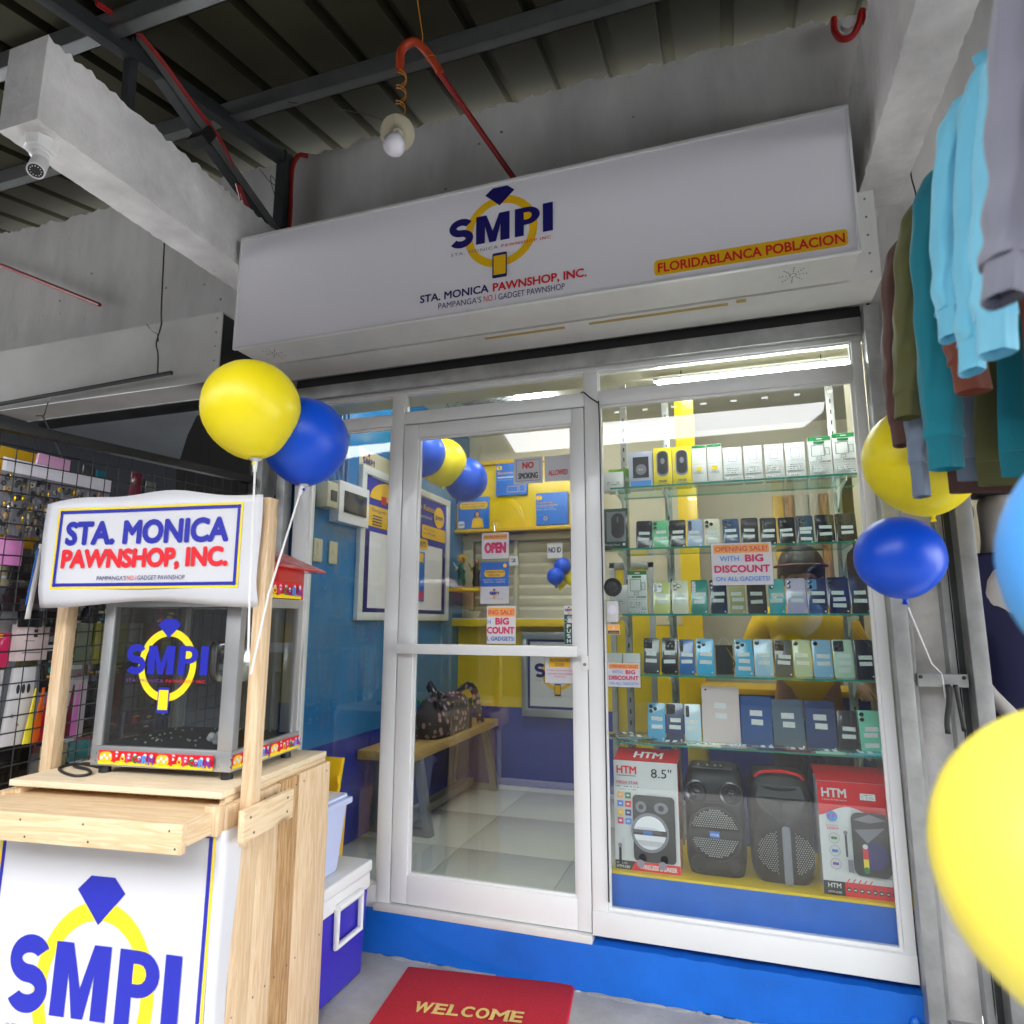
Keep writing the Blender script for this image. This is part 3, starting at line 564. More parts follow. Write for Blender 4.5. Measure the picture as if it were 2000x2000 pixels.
rows=[
('second',1.688,[('dark navy',-.392,-.319,.132,c(30,30,52),'dot'),('mint green',-.319,-.247,.130,c(110,190,140),'two'),('plain black',-.246,-.173,.129,BK,'dot'),('lilac grey',-.171,-.103,.129,c(170,180,215),'bar'),('cream and pink',-.098,-.028,.128,c(225,208,190),'three'),('dark blue',-.021,.049,.124,c(42,72,120),'three'),('dull black',.053,.124,.124,c(22,22,34),'dot'),('greenish black',.129,.196,.121,c(24,36,38),'bar'),('black squared camera',.202,.269,.120,BK,'square'),('slate blue three lens',.271,.340,.124,c(56,70,86),'tri'),('glossy black',.343,.418,.124,c(14,16,24),'dot'),('black and indigo',.420,.500,.125,c(24,26,52),'two')]),
('middle',1.404,[('pale gold',-.325,-.250,.140,c(206,206,130),'square'),('cream three lens',-.245,-.173,.146,c(222,214,190),'three'),('teal green',-.166,-.093,.147,c(40,134,126),'bar'),('deep navy',-.087,-.015,.146,c(18,40,72),'two'),('champagne gold',-.011,.059,.145,c(190,176,132),'dot'),('jet black',.063,.142,.146,BK,'square'),('aqua',.148,.213,.146,c(84,178,188),'two'),('pale lilac',.214,.293,.148,c(205,188,226),'two'),('dark blue with square blue camera',.294,.370,.147,c(48,54,92),'plate'),('midnight blue',.371,.452,.149,c(22,30,72),'two'),('charcoal blue',.453,.526,.148,c(28,32,50),'dot')]),
('fourth',1.152,[('charcoal',-.375,-.304,.150,c(66,68,78),'square'),('black round camera',-.300,-.228,.152,c(20,22,28),'round'),('blue carbon striped',-.226,-.158,.146,c(44,108,180),'bar'),('bright sky blue red rimmed',-.155,-.079,.150,c(70,180,230),'three'),('sky blue',.001,.075,.150,c(84,184,228),'three'),('icy blue',.077,.152,.150,c(176,212,240),'one'),('olive grey and navy',.155,.225,.148,c(84,88,104),'square'),('pale sage',.227,.298,.149,c(186,202,178),'one'),('powder blue',.299,.372,.150,c(150,196,232),'one'),('pale mint three lens',.374,.449,.151,c(196,224,204),'tri'),('black with blue rim',.451,.522,.151,c(20,28,52),'dot')]),
('bottom',.874,[('light blue',-.366,-.291,.155,c(94,180,222),'three'),('dusky navy',-.289,-.216,.157,c(62,70,108),'square'),('pearl white and blue',-.213,-.144,.155,c(200,224,238),'bar'),('black rose gold rimmed',.371,.444,.154,c(34,32,36),'dot'),('mint',.447,.527,.158,c(126,214,186),'two')])]
CR={'dark blue with square blue camera':c(96,140,190),'pale mint three lens':c(196,224,204)}
for n,z,L_ in rows:
    for i,(nm,x0,x1,h,rgb,stl) in enumerate(L_):
        phone(f'{nm} smartphone, {NUM[i]} phone from left on the {n} glass shelf',x0,x1,z,h,rgb,stl,seed=i+int(z*1000),cam_rgb=CR.get(nm),st=3 if (i+len(n))%5==0 else 2)
for lab,x0,x1,h,rgb,stl in (('large pink tablet with one camera on the bottom glass shelf',-.141,.010,.232,c(226,206,206),'dot'),('blue tablet beside the pink tablet on the bottom glass shelf',.013,.133,.196,c(40,84,150),None),('grey tablet between two blue tablets on the bottom glass shelf',.135,.254,.188,c(92,106,124),None),('indigo tablet beside the black phone on the bottom glass shelf',.256,.368,.187,c(46,62,112),None)):
    phone(lab,x0,x1,.874,h,rgb,stl,name='tablet',cat='tablet',grp='tablets on the bottom glass shelf',tab=True)
# phones lying flat along the front of the bottom shelf and in its left corner
flat=[(-.455,3.0,.875,c(60,120,130),6),(-.40,2.96,.875,(.03,.03,.035),-8),(-.47,2.92,.875,c(150,170,170),-12),(-.42,2.905,.8845,c(90,130,140),16),(-.345,2.99,.875,c(30,80,60),10),(-.49+.03,2.965,.8845,c(46,60,70),22)]
def flatphone(lab,x,y,z,rgb,a,rot=90):
    t=thing('smartphone',lab,'smartphone',(x,y,z+.0088),'smartphones lying flat on the bottom glass shelf',R_(a)); t['_o']=(0,0,0); t.rotation_euler=(R_(-90),0,R_(a))
    inst('body',PB,t,(0,0,-.077),(1,1,1),rgb); inst('camera',CM['two'],t,(-.023,-.0001,.06),(1,1,1),rgb); inst('price_label',SK,t,(0,-.0003,.01),(.046,1,.016)); inst('price_label',SK,t,(0,-.0003,-.02),(.046,1,.016))
FN=['teal phone lying flat at the back left corner of the bottom shelf','black phone lying flat behind the light blue phone','pale grey phone lying flat at the front left corner of the bottom shelf','slanted grey green phone lying on top of the others','dark green phone lying flat just left of the light blue phone','dark slate phone lying crosswise on top of the flat pile']
for l,(x,y,z,rgb,a) in zip(FN,flat): flatphone(l,x,y,z,rgb,a+90)
FR=[('dark grey',-.27,c(70,72,76)),('pale cream',-.13,c(210,214,190)),('silver',.0,c(150,152,160)),('navy',.10,c(30,44,90)),('black red cased',.21,c(90,20,36)),('pale green',.33,c(150,200,180)),('turquoise',.45,c(60,170,190))]
for nm,x,rgb in FR: flatphone(f'{nm} phone lying flat along the front edge of the bottom shelf',x,2.888,.874,rgb,90)
# ---- packaged goods
def pack(lab,x0,x1,z0,h,y,dep,rgb,design,cat='box',grp=None,lean=2,mat='gloss_tint',name='product_box'):
    t=thing(name,lab,cat,((x0+x1)/2,y,z0+.0003),grp); t['_o']=(0,0,0); t.rotation_euler=(R_(-lean),0,0); w=x1-x0-.003
    g=G(); g.box(-w/2,w/2,0,dep,0,h,mat); o=tint(g.build('carton',t,bev=.0012),rgb)
    pr=P((0,0,0)); design(pr,w,h); pr.build('printed_front',t); return t
def d_earbuds(p,w,h): p.rect(-w*.32,h*.3,w*.34,h*.86,'black_ink'); p.round(-w*.2,h*.38,w*.24,h*.66,'grey_ink'); p.text('PODS',-.01,h*.5,.012,h*.54,'paper'); p.rect(-w*.42,h*.08,w*.42,h*.22,'lblue_ink')
def d_m100(p,w,h): p.round(-w*.33,h*.28,w*.33,h*.92,'grey_ink'); p.round(-w*.27,h*.33,w*.27,h*.9,'black_ink'); p.disc(0,h*.66,w*.12,'grey_ink',12,h*.08); p.text('M100',-w*.22,h*.13,w*.22,h*.19,'navy',.02); p.rect(-w*.3,h*.08,w*.3,h*.095,'grey_ink')
def d_tall(p,w,h): p.rect(-w*.48,h*.93,w*.48,h*.99,'green_ink'); p.rect(-w*.44,h*.52,w*.44,h*.524,'grey_ink'); p.rect(-w*.2,h*.36,w*.18,h*.46,'yellow_ink'); p.text('CABLE',-w*.4,h*.28,w*.3,h*.33,'grey_ink'); p.text('FAST CHARGE',-w*.42,h*.05,w*.42,h*.09,'black_ink',.01)
def d_white(p,w,h): p.rect(-w*.3,h*.55,w*.3,h*.9,'acrylic_white'); p.frame(-w*.22,h*.6,w*.22,h*.86,.0012,'grey_ink'); p.rect(-w*.48,h*.5,w*.48,h*.503,'grey_ink'); p.rect(-w*.42,h*.25,w*.3,h*.42,'small_print'); p.rect(-w*.42,h*.1,w*.1,h*.18,'small_print')
def d_charger(p,w,h):
    p.rect(-w*.5,h*.9,w*.5,h*.995,'green_ink'); p.rect(-w*.12,h*.93,w*.14,h*.955,'paper'); p.rect(-w*.27,h*.83,w*.22,h*.88,'green_ink');
    p.frame(-w*.38,h*.52,w*.2,h*.8,.002,'dgreen_ink'); p.frame(w*.22,h*.55,w*.42,h*.72,.0015,'dgreen_ink'); p.frame(-w*.16,h*.43,w*.06,h*.5,.0015,'dgreen_ink')
    p.text('FAST',-w*.46,h*.365,-w*.14,h*.405,'grey_ink',.01); p.text('CHARGER',-w*.08,h*.365,w*.46,h*.405,'black_ink',.03); p.rect(-w*.46,h*.33,w*.46,h*.334,'grey_ink'); p.rect(-w*.4,h*.14,w*.2,h*.28,'small_print'); p.rect(w*.16,h*.06,w*.46,h*.16,'small_print')
    for i in range(7): p.poly([(-w*.46+i*w*.13,0.001),(-w*.40+i*w*.13,.001),(-w*.45+i*w*.13,h*.045)],'dgreen_ink')
def d_mouse(p,w,h): p.rect(-w*.35,h*.2,w*.42,h*.92,'grey_ink'); p.round(-w*.16,h*.28,w*.36,h*.88,'black_ink'); p.rect(w*.07,h*.66,w*.12,h*.8,'grey_ink'); p.text('Wireless Mouse',-w*.44,h*.1,w*.18,h*.15,'paper'); p.disc(w*.34,h*.13,.006,'paper')
def d_none(p,w,h): p.rect(-w*.3,h*.3,w*.3,h*.5,'small_print')
z1=1.962; G1='boxed accessories on the top glass shelf'
pack('small white box at the left end of the top glass shelf',-.537,-.44,z1,.088,2.93,.05,(.75,.75,.76),d_none,grp=G1); pack('green edged packet behind the small white box on the top shelf',-.52,-.42,z1,.115,2.99,.03,c(120,180,60),d_none,grp=G1)
pack('silver earphone box with a black window on the top shelf',-.417,-.306,z1,.175,2.93,.05,c(190,192,214),d_earbuds,grp=G1)
pack('left one of the two yellow M100 boxes',-.304,-.221,z1,.185,2.925,.05,c(238,214,50),d_m100,grp=G1); pack('right one of the two yellow M100 boxes',-.220,-.137,z1,.183,2.925,.05,c(238,214,50),d_m100,grp=G1)
pack('tall white box right beside the yellow M100 boxes',-.136,-.072,z1,.183,2.925,.04,(.78,.78,.77),d_tall,grp=G1); pack('second tall white cable box from the yellow boxes',-.071,-.007,z1,.184,2.925,.04,(.78,.78,.77),d_tall,grp=G1)
for i,(a,b) in enumerate(((-.005,.076),(.081,.158),(.165,.243),(.247,.328))): pack(f'white charger box, {NUM[i]} of four between the tall boxes and green topped boxes',a,b,z1,.162,2.925,.04,(.76,.77,.78),d_white,grp=G1)
GC='green topped fast charger boxes'
pack('left green topped fast charger box on the top shelf',.338,.428,z1,.178,2.92,.035,(.78,.78,.78),d_charger,grp=GC); pack('right green topped fast charger box at the end of the top shelf',.431,.518,z1,.186,2.92,.035,(.78,.78,.78),d_charger,grp=GC)
pack('green topped fast charger box on the middle shelf beside the pale gold phone',-.434,-.348,1.404,.19,2.92,.035,(.78,.78,.78),d_charger,grp=GC)
pack('white carton half hidden behind the door bell on the middle shelf',-.50,-.44,1.404,.13,2.97,.05,(.75,.74,.76),d_none)
pack('dark green wireless mouse box at the left of the second shelf',-.539,-.424,1.688,.19,2.92,.06,c(24,66,56),d_mouse)
pack('left one of two white cartons behind the small sale card',-.533,-.462,1.152,.083,2.9,.08,(.8,.8,.8),d_none,grp='white cartons behind the small sale card'); pack('right one of two white cartons behind the small sale card',-.459,-.385,1.152,.083,2.9,.08,(.8,.8,.8),d_none,grp='white cartons behind the small sale card')
t=thing('gift_bag','dark gift bag with gold ribbon standing between phones on the fourth shelf','gift bag',(-.04,2.99,1.1525)); g=G(); g.loft([[V((-.04+sx*.035,2.99+sy*d,1.1525+z)) for sx,sy in ((-1,-1),(1,-1),(1,1),(-1,1))] for z,d in ((0,.02),(.12,.012))],'black'); g.build('bag',t)
g=G(); g.tube([(-.04+.022*math.cos(a*.3142),2.985,1.27+.032*math.sin(a*.3142)) for a in range(11)],.0018,'white',5); g.build('handle',t)
g=G(); g.tube(curve([(-.03,2.966,1.265),(-.015,2.964,1.235),(.0,2.964,1.20),(-.01,2.964,1.17)]),.007,'gold_foil',6,.4); g.build('ribbon',t)
# ---- loudspeakers
def spk_body(t,x,y,z0,H,wf,df,m):
    n=28; rings=[]
    for i in range(15):
        u=i/14; w=wf(u); d=df(u); rings.append([V((x+w*math.copysign(abs(math.cos(a))**.45,math.cos(a)),y+.1+d*math.copysign(abs(math.sin(a))**.5,math.sin(a)),z0+H*u)) for a in [2*math.pi*j/n for j in range(n)]])
    g=G(); g.loft(rings,m); return g.build('body',t,ang=60)
def dots(t,cells,y,r,m='grille',nm='grille'):
    g=G()
    for x,z in cells: g.lathe([(r,0),(r*.7,.0012)],m,(x,y(x,z),z),(0,-1,0),6)
    return tag(g.build(nm,t,sharp=True),kind='stuff')
def hexc(x0,x1,z0,z1,s,ok):
    o=[];r=0;z=z0
    while z<z1:
        x=x0+(s/2 if r%2 else 0)
        while x<x1:
            if ok(x,z): o.append((x,z))
            x+=s
        z+=s*.86; r+=1
    return o
X=-.104; t=thing('loudspeaker','black party loudspeaker with round silver grille in the window','loudspeaker',(X,2.88,.405),'loudspeakers in the window')
spk_body(t,X,2.80,.4055,.395,lambda u:.113-.012*(1-min(1,u/.12))-.022*max(0,(u-.86)/.14),lambda u:.098-.016*(1-min(1,u/.1))-.03*max(0,(u-.9)/.1),'spk_black')
fy=lambda x,z:2.801
g=G(); g.lathe([(.098,-.006),(.104,.004),(.1,.010),(.093,.012),(.09,.004),(.0,.003)],'spk_black',(X,2.803,.565),(0,-1,0),40); g.build('woofer_ring',t)
dots(t,hexc(X-.09,X+.09,.475,.655,.0088,lambda x,z:(x-X)**2+(z-.565)**2<.087**2 and (z>.583 or z<.546)),lambda x,z:2.7985,.0033)
g=G(); g.box(X-.092,X+.092,2.789,2.799,.548,.581,'spk_black'); g.build('cross_band',t,bev=.002)
pr=P((0,2.789,0)); pr.rect(X-.02,.551,X+.017,.575,'sky_ink'); pr.text('HTM-K80',X-.017,.558,X+.014,.567,'paper',.02); pr.build('badge',t)
for sx in (-1,1):
    g=G(); xx=X+sx*.064; g.lathe([(.043,-.004),(.046,.004),(.040,.006),(.026,-.004),(.021,.0),(.02,.006),(.012,.004),(.006,.009),(.0,.010)],'spk_gloss',(xx,2.803,.712),(0,-1,0),24); g.build('tweeter',t)
    g=G(); g.lathe([(.03,-.002),(.031,.005),(.026,.005),(.022,-.004),(.0,-.006)],'spk_black',(X+sx*.067,2.806,.452),(0,-1,0),20); g.build('bass_port',t)
g=G(); g.tube(curve([(X-.05,2.797,.668),(X-.03,2.792,.676),(X+.03,2.792,.676),(X+.05,2.797,.668)]),.004,'spk_black',6); g.build('brow_ridge',t)
g=G(); g.box(X-.08,X+.075,2.815,2.87,.798,.803,'dark_steel'); [g.lathe([(.005,0),(.005,.008)],'chrome',(X+dx,2.84,.803),(0,0,1),10) for dx in (-.055,-.02,.01,.03)]; g.build('control_panel',t)
X=.137; t=thing('loudspeaker','black loudspeaker with a V shaped front and red carrying handle','loudspeaker',(X,2.88,.405),'loudspeakers in the window')
spk_body(t,X,2.80,.4055,.388,lambda u:.114-.022*(1-min(1,u/.16))**2-.02*max(0,(u-.84)/.16),lambda u:.098-.02*(1-min(1,u/.12))-.025*max(0,(u-.88)/.12),'spk_black')
g=G()
for sx in (-1,1): g.add([(X,2.797,.615),(X+sx*.002,2.788,.70),(X+sx*.088,2.799,.715),(X+sx*.075,2.799,.68),(X,2.801,.612)],[(0,1,2,3),(0,3,4)],'spk_gloss')
g.add([(X,2.788,.70),(X+.088,2.799,.715),(X+.07,2.798,.76),(X-.07,2.798,.76),(X-.088,2.799,.715)],[(0,1,2,3,4)],'spk_gloss'); g.build('front_facets',t,sharp=True)
g=G(); g.prism([(X+.0145+a,2.797,b+.412) for a,b in rrect(.030,.205,.012)],(0,-.007,0),'grey_ink'); g.build('light_bar',t,bev=.002)
dots(t,hexc(X-.1,X+.115,.44,.60,.0084,lambda x,z:((x-X-.01)**2/.098**2+(z-.52)**2/.078**2)<1 and abs(x-X-.013)>.031),lambda x,z:2.7995,.0026)
dots(t,hexc(X-.1,X+.1,.60,.655,.008,lambda x,z:(abs(x-X)-.075)**2+(z-.628)**2<.017**2),lambda x,z:2.8005,.0022,'black','side_vents')
g=G(); g.tube(curve([(X-.085,2.81,.785),(X-.06,2.80,.803),(X,2.797,.811),(X+.06,2.80,.803),(X+.085,2.81,.785)]),.010,'machine_red',8,.7); g.build('handle',t)
g=G(); g.tube(curve([(X-.07,2.806,.752),(X,2.795,.745),(X+.07,2.806,.752)]),.006,'spk_gloss',6); g.build('lip',t)
def art_speaker(p,x0,z0,x1,z1,kind):
    w=x1-x0;h=z1-z0
    if kind==1:
        p.round(x0,z0,x1,z1,'black_ink',w*.1); p.disc(x0+w*.2,z0+h*.82,w*.13,'grey_ink'); p.disc(x0+w*.68,z0+h*.82,w*.17,'grey_ink',18,w*.13); p.disc(x0+w*.2,z0+h*.82,w*.06,'black_ink'); p.disc(x0+w*.68,z0+h*.82,w*.07,'black_ink')
        p.disc(x0+w*.4,z0+h*.44,w*.45,'grey_ink',26); p.disc(x0+w*.4,z0+h*.44,w*.38,'acrylic_white',26); p.rect(x0,z0+h*.40,x0+w*.8,z0+h*.48,'black_ink'); p.rect(x0+w*.24,z0+h*.41,x0+w*.46,z0+h*.47,'sky_ink')
        for a in hexc(x0+w*.03,x0+w*.78,z0+h*.25,z0+h*.64,.0052,lambda x,z:(x-x0-w*.4)**2+(z-z0-h*.44)**2<(w*.36)**2 and abs(z-z0-h*.44)>h*.05): p.disc(a[0],a[1],.0014,'grey_ink',5)
        p.disc(x0+w*.25,z0+h*.11,w*.09,'grey_ink'); p.disc(x0+w*.75,z0+h*.11,w*.09,'grey_ink')
    else:
        p.round(x0,z0,x1,z1,'black_ink',w*.2); p.poly([(x0+w*.08,z1-h*.28),(x0+w*.9,z1-h*.22),(x0+w*.4,z1-h*.48)],'grey_ink'); p.poly([(x0+w*.05,z1-h*.12),(x0+w*.5,z1-h*.02),(x0+w*.95,z1-h*.1),(x0+w*.5,z1-h*.16)],'grey_ink')
        p.disc(x0+w*.6,z0+h*.33,w*.33,'navy',20,h*.22); p.round(x0+w*.26,z0+h*.06,x0+w*.4,z0+h*.5,'red_ink'); p.rect(x0+w*.26,z0+h*.13,x0+w*.4,z0+h*.27,'yellow_ink'); p.round(x0+w*.26,z0+h*.05,x0+w*.4,z0+h*.15,'green_ink'); p.disc(x0+w*.33,z0+h*.47,w*.07,'paper')
t=thing('speaker_box','white and red boxed wireless speaker at the left of the platform','box',(-.363,2.83,.405),'loudspeaker cartons in the window'); x0,x1=-.489,-.237
g=G(); g.box(x0,x1,2.78,2.90,.4055,.815,'paper'); g.prism([(x0,2.782,.8155),(x1,2.782,.8155),(x1+.006,2.90,.845),(x0+.006,2.90,.845)],(0,0,.002),'machine_red'); g.build('carton',t)
g=G(); g.box(x1+.0003,x1+.0015,2.782,2.898,.407,.814,'machine_red'); g.build('side_panel',t,sharp=True)
p=P((0,2.78,0)); p.rect(x0,.4056,x1,.438,'red_ink'); p.poly([(x0,.4056),(x0+.062,.4056),(x0+.08,.438),(x0,.438)],'black_ink'); p.text('WIRELESS SPEAKER',x0+.095,.413,x1-.012,.430,'paper',.04); p.text('HTM-K80',x0+.006,.410,x0+.058,.421,'paper',.02); p.text('MODEL NO.:',x0+.006,.425,x0+.05,.432,'paper')
p.text('HTM',x0+.012,.766,x0+.092,.796,'red_ink',.035); p.rect(x0+.012,.757,x0+.09,.760,'grey_ink'); p.text('8.5"',x0+.15,.757,x0+.23,.792,'black_ink',.0); p.text('MEGA STAR',x0+.012,.727,x0+.098,.738,'pink_ink',.02); p.rect(x0+.012,.705,x0+.1,.722,'small_print')
for i,(a,b) in enumerate((('orange_ink','green_ink'),('sky_ink','red_ink'),('gold_ink','navy'),('pink_ink','lblue_ink'))):
    for j,m in enumerate((a,b)): q=x0+.014+j*.031; zz=.672-i*.032; p.rect(q,zz,q+.023,zz+.023,m); p.rect(q+.006,zz+.008,q+.017,zz+.015,'paper')
art_speaker(p,x0+.075,.444,x1-.014,.69,1); p.round(x0+.035,.46,x0+.045,.53,'black_ink'); p.disc(x0+.04,.53,.008,'grey_ink'); p.build('printed_front',t)
p=P((0,2.79,.8185),(1,0,.0),(.05,.97,.245)); p.text('HTM',x0+.075,.02,x0+.19,.075,'paper',.03); p.build('printed_top',t)
t=thing('speaker_box','red topped white boxed speaker at the right of the platform','box',(.38,2.83,.405),'loudspeaker cartons in the window'); x0,x1=.266,.503
g=G(); g.box(x0,x1,2.775,2.90,.4055,.793,'paper'); g.prism([(x0,2.777,.7935),(x1,2.777,.7935),(x1,2.90,.825),(x0-.006,2.90,.825)],(0,0,.002),'machine_red'); g.build('carton',t)
p=P((0,2.775,0)); wv=[(x0+(x1-x0)*i/16,.69+.018*math.sin(i*.42-1.2)-.0*i) for i in range(17)]; p.poly([(x0,.793)]+wv+[(x1,.793)],'red_ink'); p.rect(x0,.4056,x1,.452,'red_ink'); p.rect(x0,.4056,x0+.07,.452,'black_ink')
p.text('HTM',x0+.013,.738,x0+.096,.770,'paper',.035); p.text('A better life from now on',x0+.013,.727,x0+.096,.733,'paper'); p.rect(x0+.14,.735,x0+.19,.758,'sticker'); p.text('HTM',x0+.014,.430,x0+.057,.446,'paper',.03); p.text('HTM-K90',x0+.014,.412,x0+.057,.420,'paper',.02)
for i in range(8): p.disc(x0+.082+i*.0205,.429,.0075,'black_ink',12); p.rect(x0+.078+i*.0205,.427,x0+.086+i*.0205,.431,'paper')
p.disc(x0+.042,.674,.018,'lblue_ink'); p.text('8.5"',x0+.028,.669,x0+.056,.681,'pink_ink',.02); p.text('P.M.P.O.',x0+.022,.64,x0+.06,.645,'red_ink'); p.text('2500W',x0+.022,.629,x0+.062,.637,'pink_ink',.02)
for i,m in enumerate(('green_ink','sky_ink','purple_ink')): p.ring(x0+.044,.600-i*.043,.018,.0165,'grey_ink',18); p.rect(x0+.034,.596-i*.043,x0+.054,.605-i*.043,m)
p.round(x0+.079,.54,x0+.086,.62,'black_ink'); p.disc(x0+.0825,.622,.007,'grey_ink'); p.rect(x0+.084,.49,x0+.101,.532,'grey_ink'); art_speaker(p,x0+.103,.482,x1-.014,.695,2)
for i in range(5): p.poly([(x0+.075+i*.018,.458),(x0+.079+i*.018,.458),(x0+.087+i*.018,.47),(x0+.083+i*.018,.47)],'red_ink')
p.build('printed_front',t)
# ================================================================ cards and notices on the glass
def card(lab,x0,x1,z0,z1,y,design,sleeve=True,cat='sign',name='notice_card',m='paper',tilt=0):
    t=thing(name,lab,cat,((x0+x1)/2,y,z0)); t['_o']=(0,0,0); w=x1-x0; h=z1-z0; t.rotation_euler=(0,R_(tilt),0)
    g=G(); g.box(-w/2,w/2,0,.0012,0,h,m); g.build('sheet',t,sharp=True)
    p=P((0,0,0)); p.d=.0002; design(p,w,h); p.build('printing',t)
    if sleeve: g=G(); e=.005; g.box(-w/2-e,w/2+e,-.0032,-.0026,-e,h+e,'clear_plastic'); g.build('plastic_sleeve',t,sharp=True)
    return t
def d_sale(p,w,h):
    p.round(-w*.46,h*.76,w*.46,h*.96,'orange_ink',h*.02); p.text('OPENING SALE!',-w*.43,h*.80,w*.43,h*.92,'pink_ink',.015)
    p.text('WITH',-w*.36,h*.56,-w*.04,h*.69,'lblue_ink',.01); p.text('BIG',w*.06,h*.54,w*.36,h*.72,'pink_ink',.05); p.text('DISCOUNT',-w*.46,h*.29,w*.46,h*.47,'pink_ink',.045); p.text('ON ALL GADGETS!',-w*.44,h*.09,w*.45,h*.2,'lblue_ink',.02)
card('larger opening sale card on the window in front of the phones',-.066,.157,1.512,1.676,2.692,d_sale); card('small opening sale card low on the window beside the door',-.489,-.359,1.113,1.206,2.692,d_sale)
def d_open(p,w,h):
    p.rect(-w*.44,h*.74,w*.44,h*.93,'orange_ink'); p.text('MAGANDANG UMAGA, WE ARE',-w*.42,h*.79,w*.42,h*.88,'navy',.0); p.text('OPEN',-w*.4,h*.2,w*.41,h*.63,'pink_ink',.06)
card('white OPEN card hanging from a suction hook on the door',-1.037,-.911,1.642,1.757,2.688,d_open)
g=G(); g.lathe([(.0,.010),(.006,.009),(.009,.004),(.02,.001),(.0215,0)],'clear_plastic',(-.975,2.6925,1.797),(0,-1,0),20); g.tube([(-.975,2.683,1.80),(-.975,2.678,1.79),(-.975,2.678,1.775),(-.975,2.682,1.762)],.002,'chrome',6); tag(g.build('suction_hook'),'clear suction hook holding the OPEN card','hook')
def d_hours(p,w,h):
    p.rect(-w/2,h*.41,w/2,h,'lblue_ink'); p.rect(-w/2,h*.42,w/2,h*.995,'sky_ink'); p.round(-w*.37,h*.64,w*.37,h*.81,'gold_ink'); p.text('OPERATING',-w*.33,h*.735,w*.33,h*.785,'navy'); p.text('HOURS:',-w*.2,h*.66,w*.2,h*.71,'navy'); p.text('MONDAY - SATURDAY',-w*.4,h*.555,w*.4,h*.59,'paper'); p.text('8:00 AM - 6:00 PM',-w*.36,h*.5,w*.36,h*.535,'paper'); p.disc(w*.37,h*.91,.009,'gold_ink'); logo(p,0,h*.25,w*.34,'royal',sub=False,bold=.05,res=2); p.text('STA. MONICA PAWNSHOP, INC.',-w*.34,h*.105,w*.34,h*.125,'grey_ink')
card('blue and white operating hours card below the OPEN card',-1.042,-.911,1.446,1.627,2.690,d_hours,tilt=0)
def d_part(p,w,h):
    p.rect(-w*.46,h*.72,w*.47,h*.95,'orange_ink'); p.text('ING SALE!',-w*.45,h*.77,w*.46,h*.9,'pink_ink',.015); p.text('H',-w*.47,h*.52,-w*.36,h*.63,'sky_ink',.01); p.text('BIG',-w*.2,h*.5,w*.28,h*.69,'pink_ink',.05); p.text('COUNT',-w*.49,h*.26,w*.47,h*.45,'pink_ink',.045); p.text('L GADGETS!',-w*.48,h*.08,w*.47,h*.19,'sky_ink',.02)
card('cut off opening sale card above the push bar',-1.011,-.880,1.276,1.436,2.6905,d_part,False)
def d_push(p,w,h):
    p.rect(-w*.48,.002,w*.48,h*.77,'dgreen_ink'); logo(p,0,h*.885,w*.8,'royal',sub=False,bold=.05,res=2)
    p.rect(-w*.48,h*.555,w*.48,h*.562,'paper')
    hx,hz=0.002,h*.64; p.poly([(hx-.008,hz-.012),(hx+.013,hz-.013),(hx+.009,hz+.004),(hx-.006,hz+.004)],'paper')
    for dx,ln,a in ((-.0055,.013,-.25),(-.0015,.016,-.08),(.0025,.016,.08),(.0065,.013,.22)):
        p.poly([(hx+dx-.0014,hz+.002),(hx+dx+.0014,hz+.002),(hx+dx+.0014+a*ln,hz+ln),(hx+dx-.0014+a*ln,hz+ln)],'paper')
    p.poly([(hx-.005,hz-.009),(hx-.006,hz-.005),(hx-.018,hz+.004),(hx-.017,hz+.0)],'paper')
    for i,ch in enumerate('PUSH'): p.text(ch,-w*.2,h*(.42-.125*i),w*.2,h*(.52-.125*i),'paper',.05)
card('green vertical PUSH sign with a hand at the door edge',-.667,-.624,1.276,1.436,2.6905,d_push,False)
def d_auto(p,w,h): p.rect(-w*.36,h*.56,w*.34,h*.9,'gold_ink'); p.text('AUTOMATED',-w*.33,h*.75,w*.31,h*.86,'navy'); p.text('DOOR',-w*.16,h*.6,w*.14,h*.7,'navy'); p.text('Kindly ring the doorbell',-w*.42,h*.41,w*.42,h*.48,'pink_ink'); p.text('and wait to be assisted.',-w*.42,h*.30,w*.42,h*.37,'pink_ink'); p.text('Thank you.',-w*.2,h*.19,w*.2,h*.26,'pink_ink')
card('automated door card hanging just under the push bar',-.75,-.622,1.12,1.234,2.690,d_auto)
def d_smoke(p,w,h): p.frame(-w*.42,h*.1,w*.42,h*.92,.002,'sky_ink'); p.text('NO',-w*.2,h*.58,w*.2,h*.84,'red_ink',.05); p.text('SMOKING',-w*.34,h*.18,w*.34,h*.42,'black_ink',.03)
card('no smoking card near the top of the door glass',-.889,-.756,1.970,2.086,2.690,d_smoke)
def d_allow(p,w,h): p.text('ALLOWED',-w*.36,h*.22,w*.36,h*.44,'red_ink',.03)
card('white ALLOWED card in the top right corner of the door glass',-.747,-.625,1.973,2.086,2.690,d_allow)
t=thing('door_speaker','round black intercom speaker stuck on the window','intercom',(-.46,2.69,1.51)); g=G(); g.lathe([(.038,0),(.038,-.006+.012),(.034,.011),(.029,.010),(.027,.012),(.0,.016)],'spk_black',(-.46,2.692,1.51),(0,-1,0),28); g.build('dome',t)
g=G(); [g.lathe([(.003+.0045*i,.0145-.0005*i),(.0042+.0045*i,.0155-.0005*i)],'grey_ink',(-.46,2.692,1.51),(0,-1,0),22,False) for i in range(5)]; g.build('grille_rings',t)
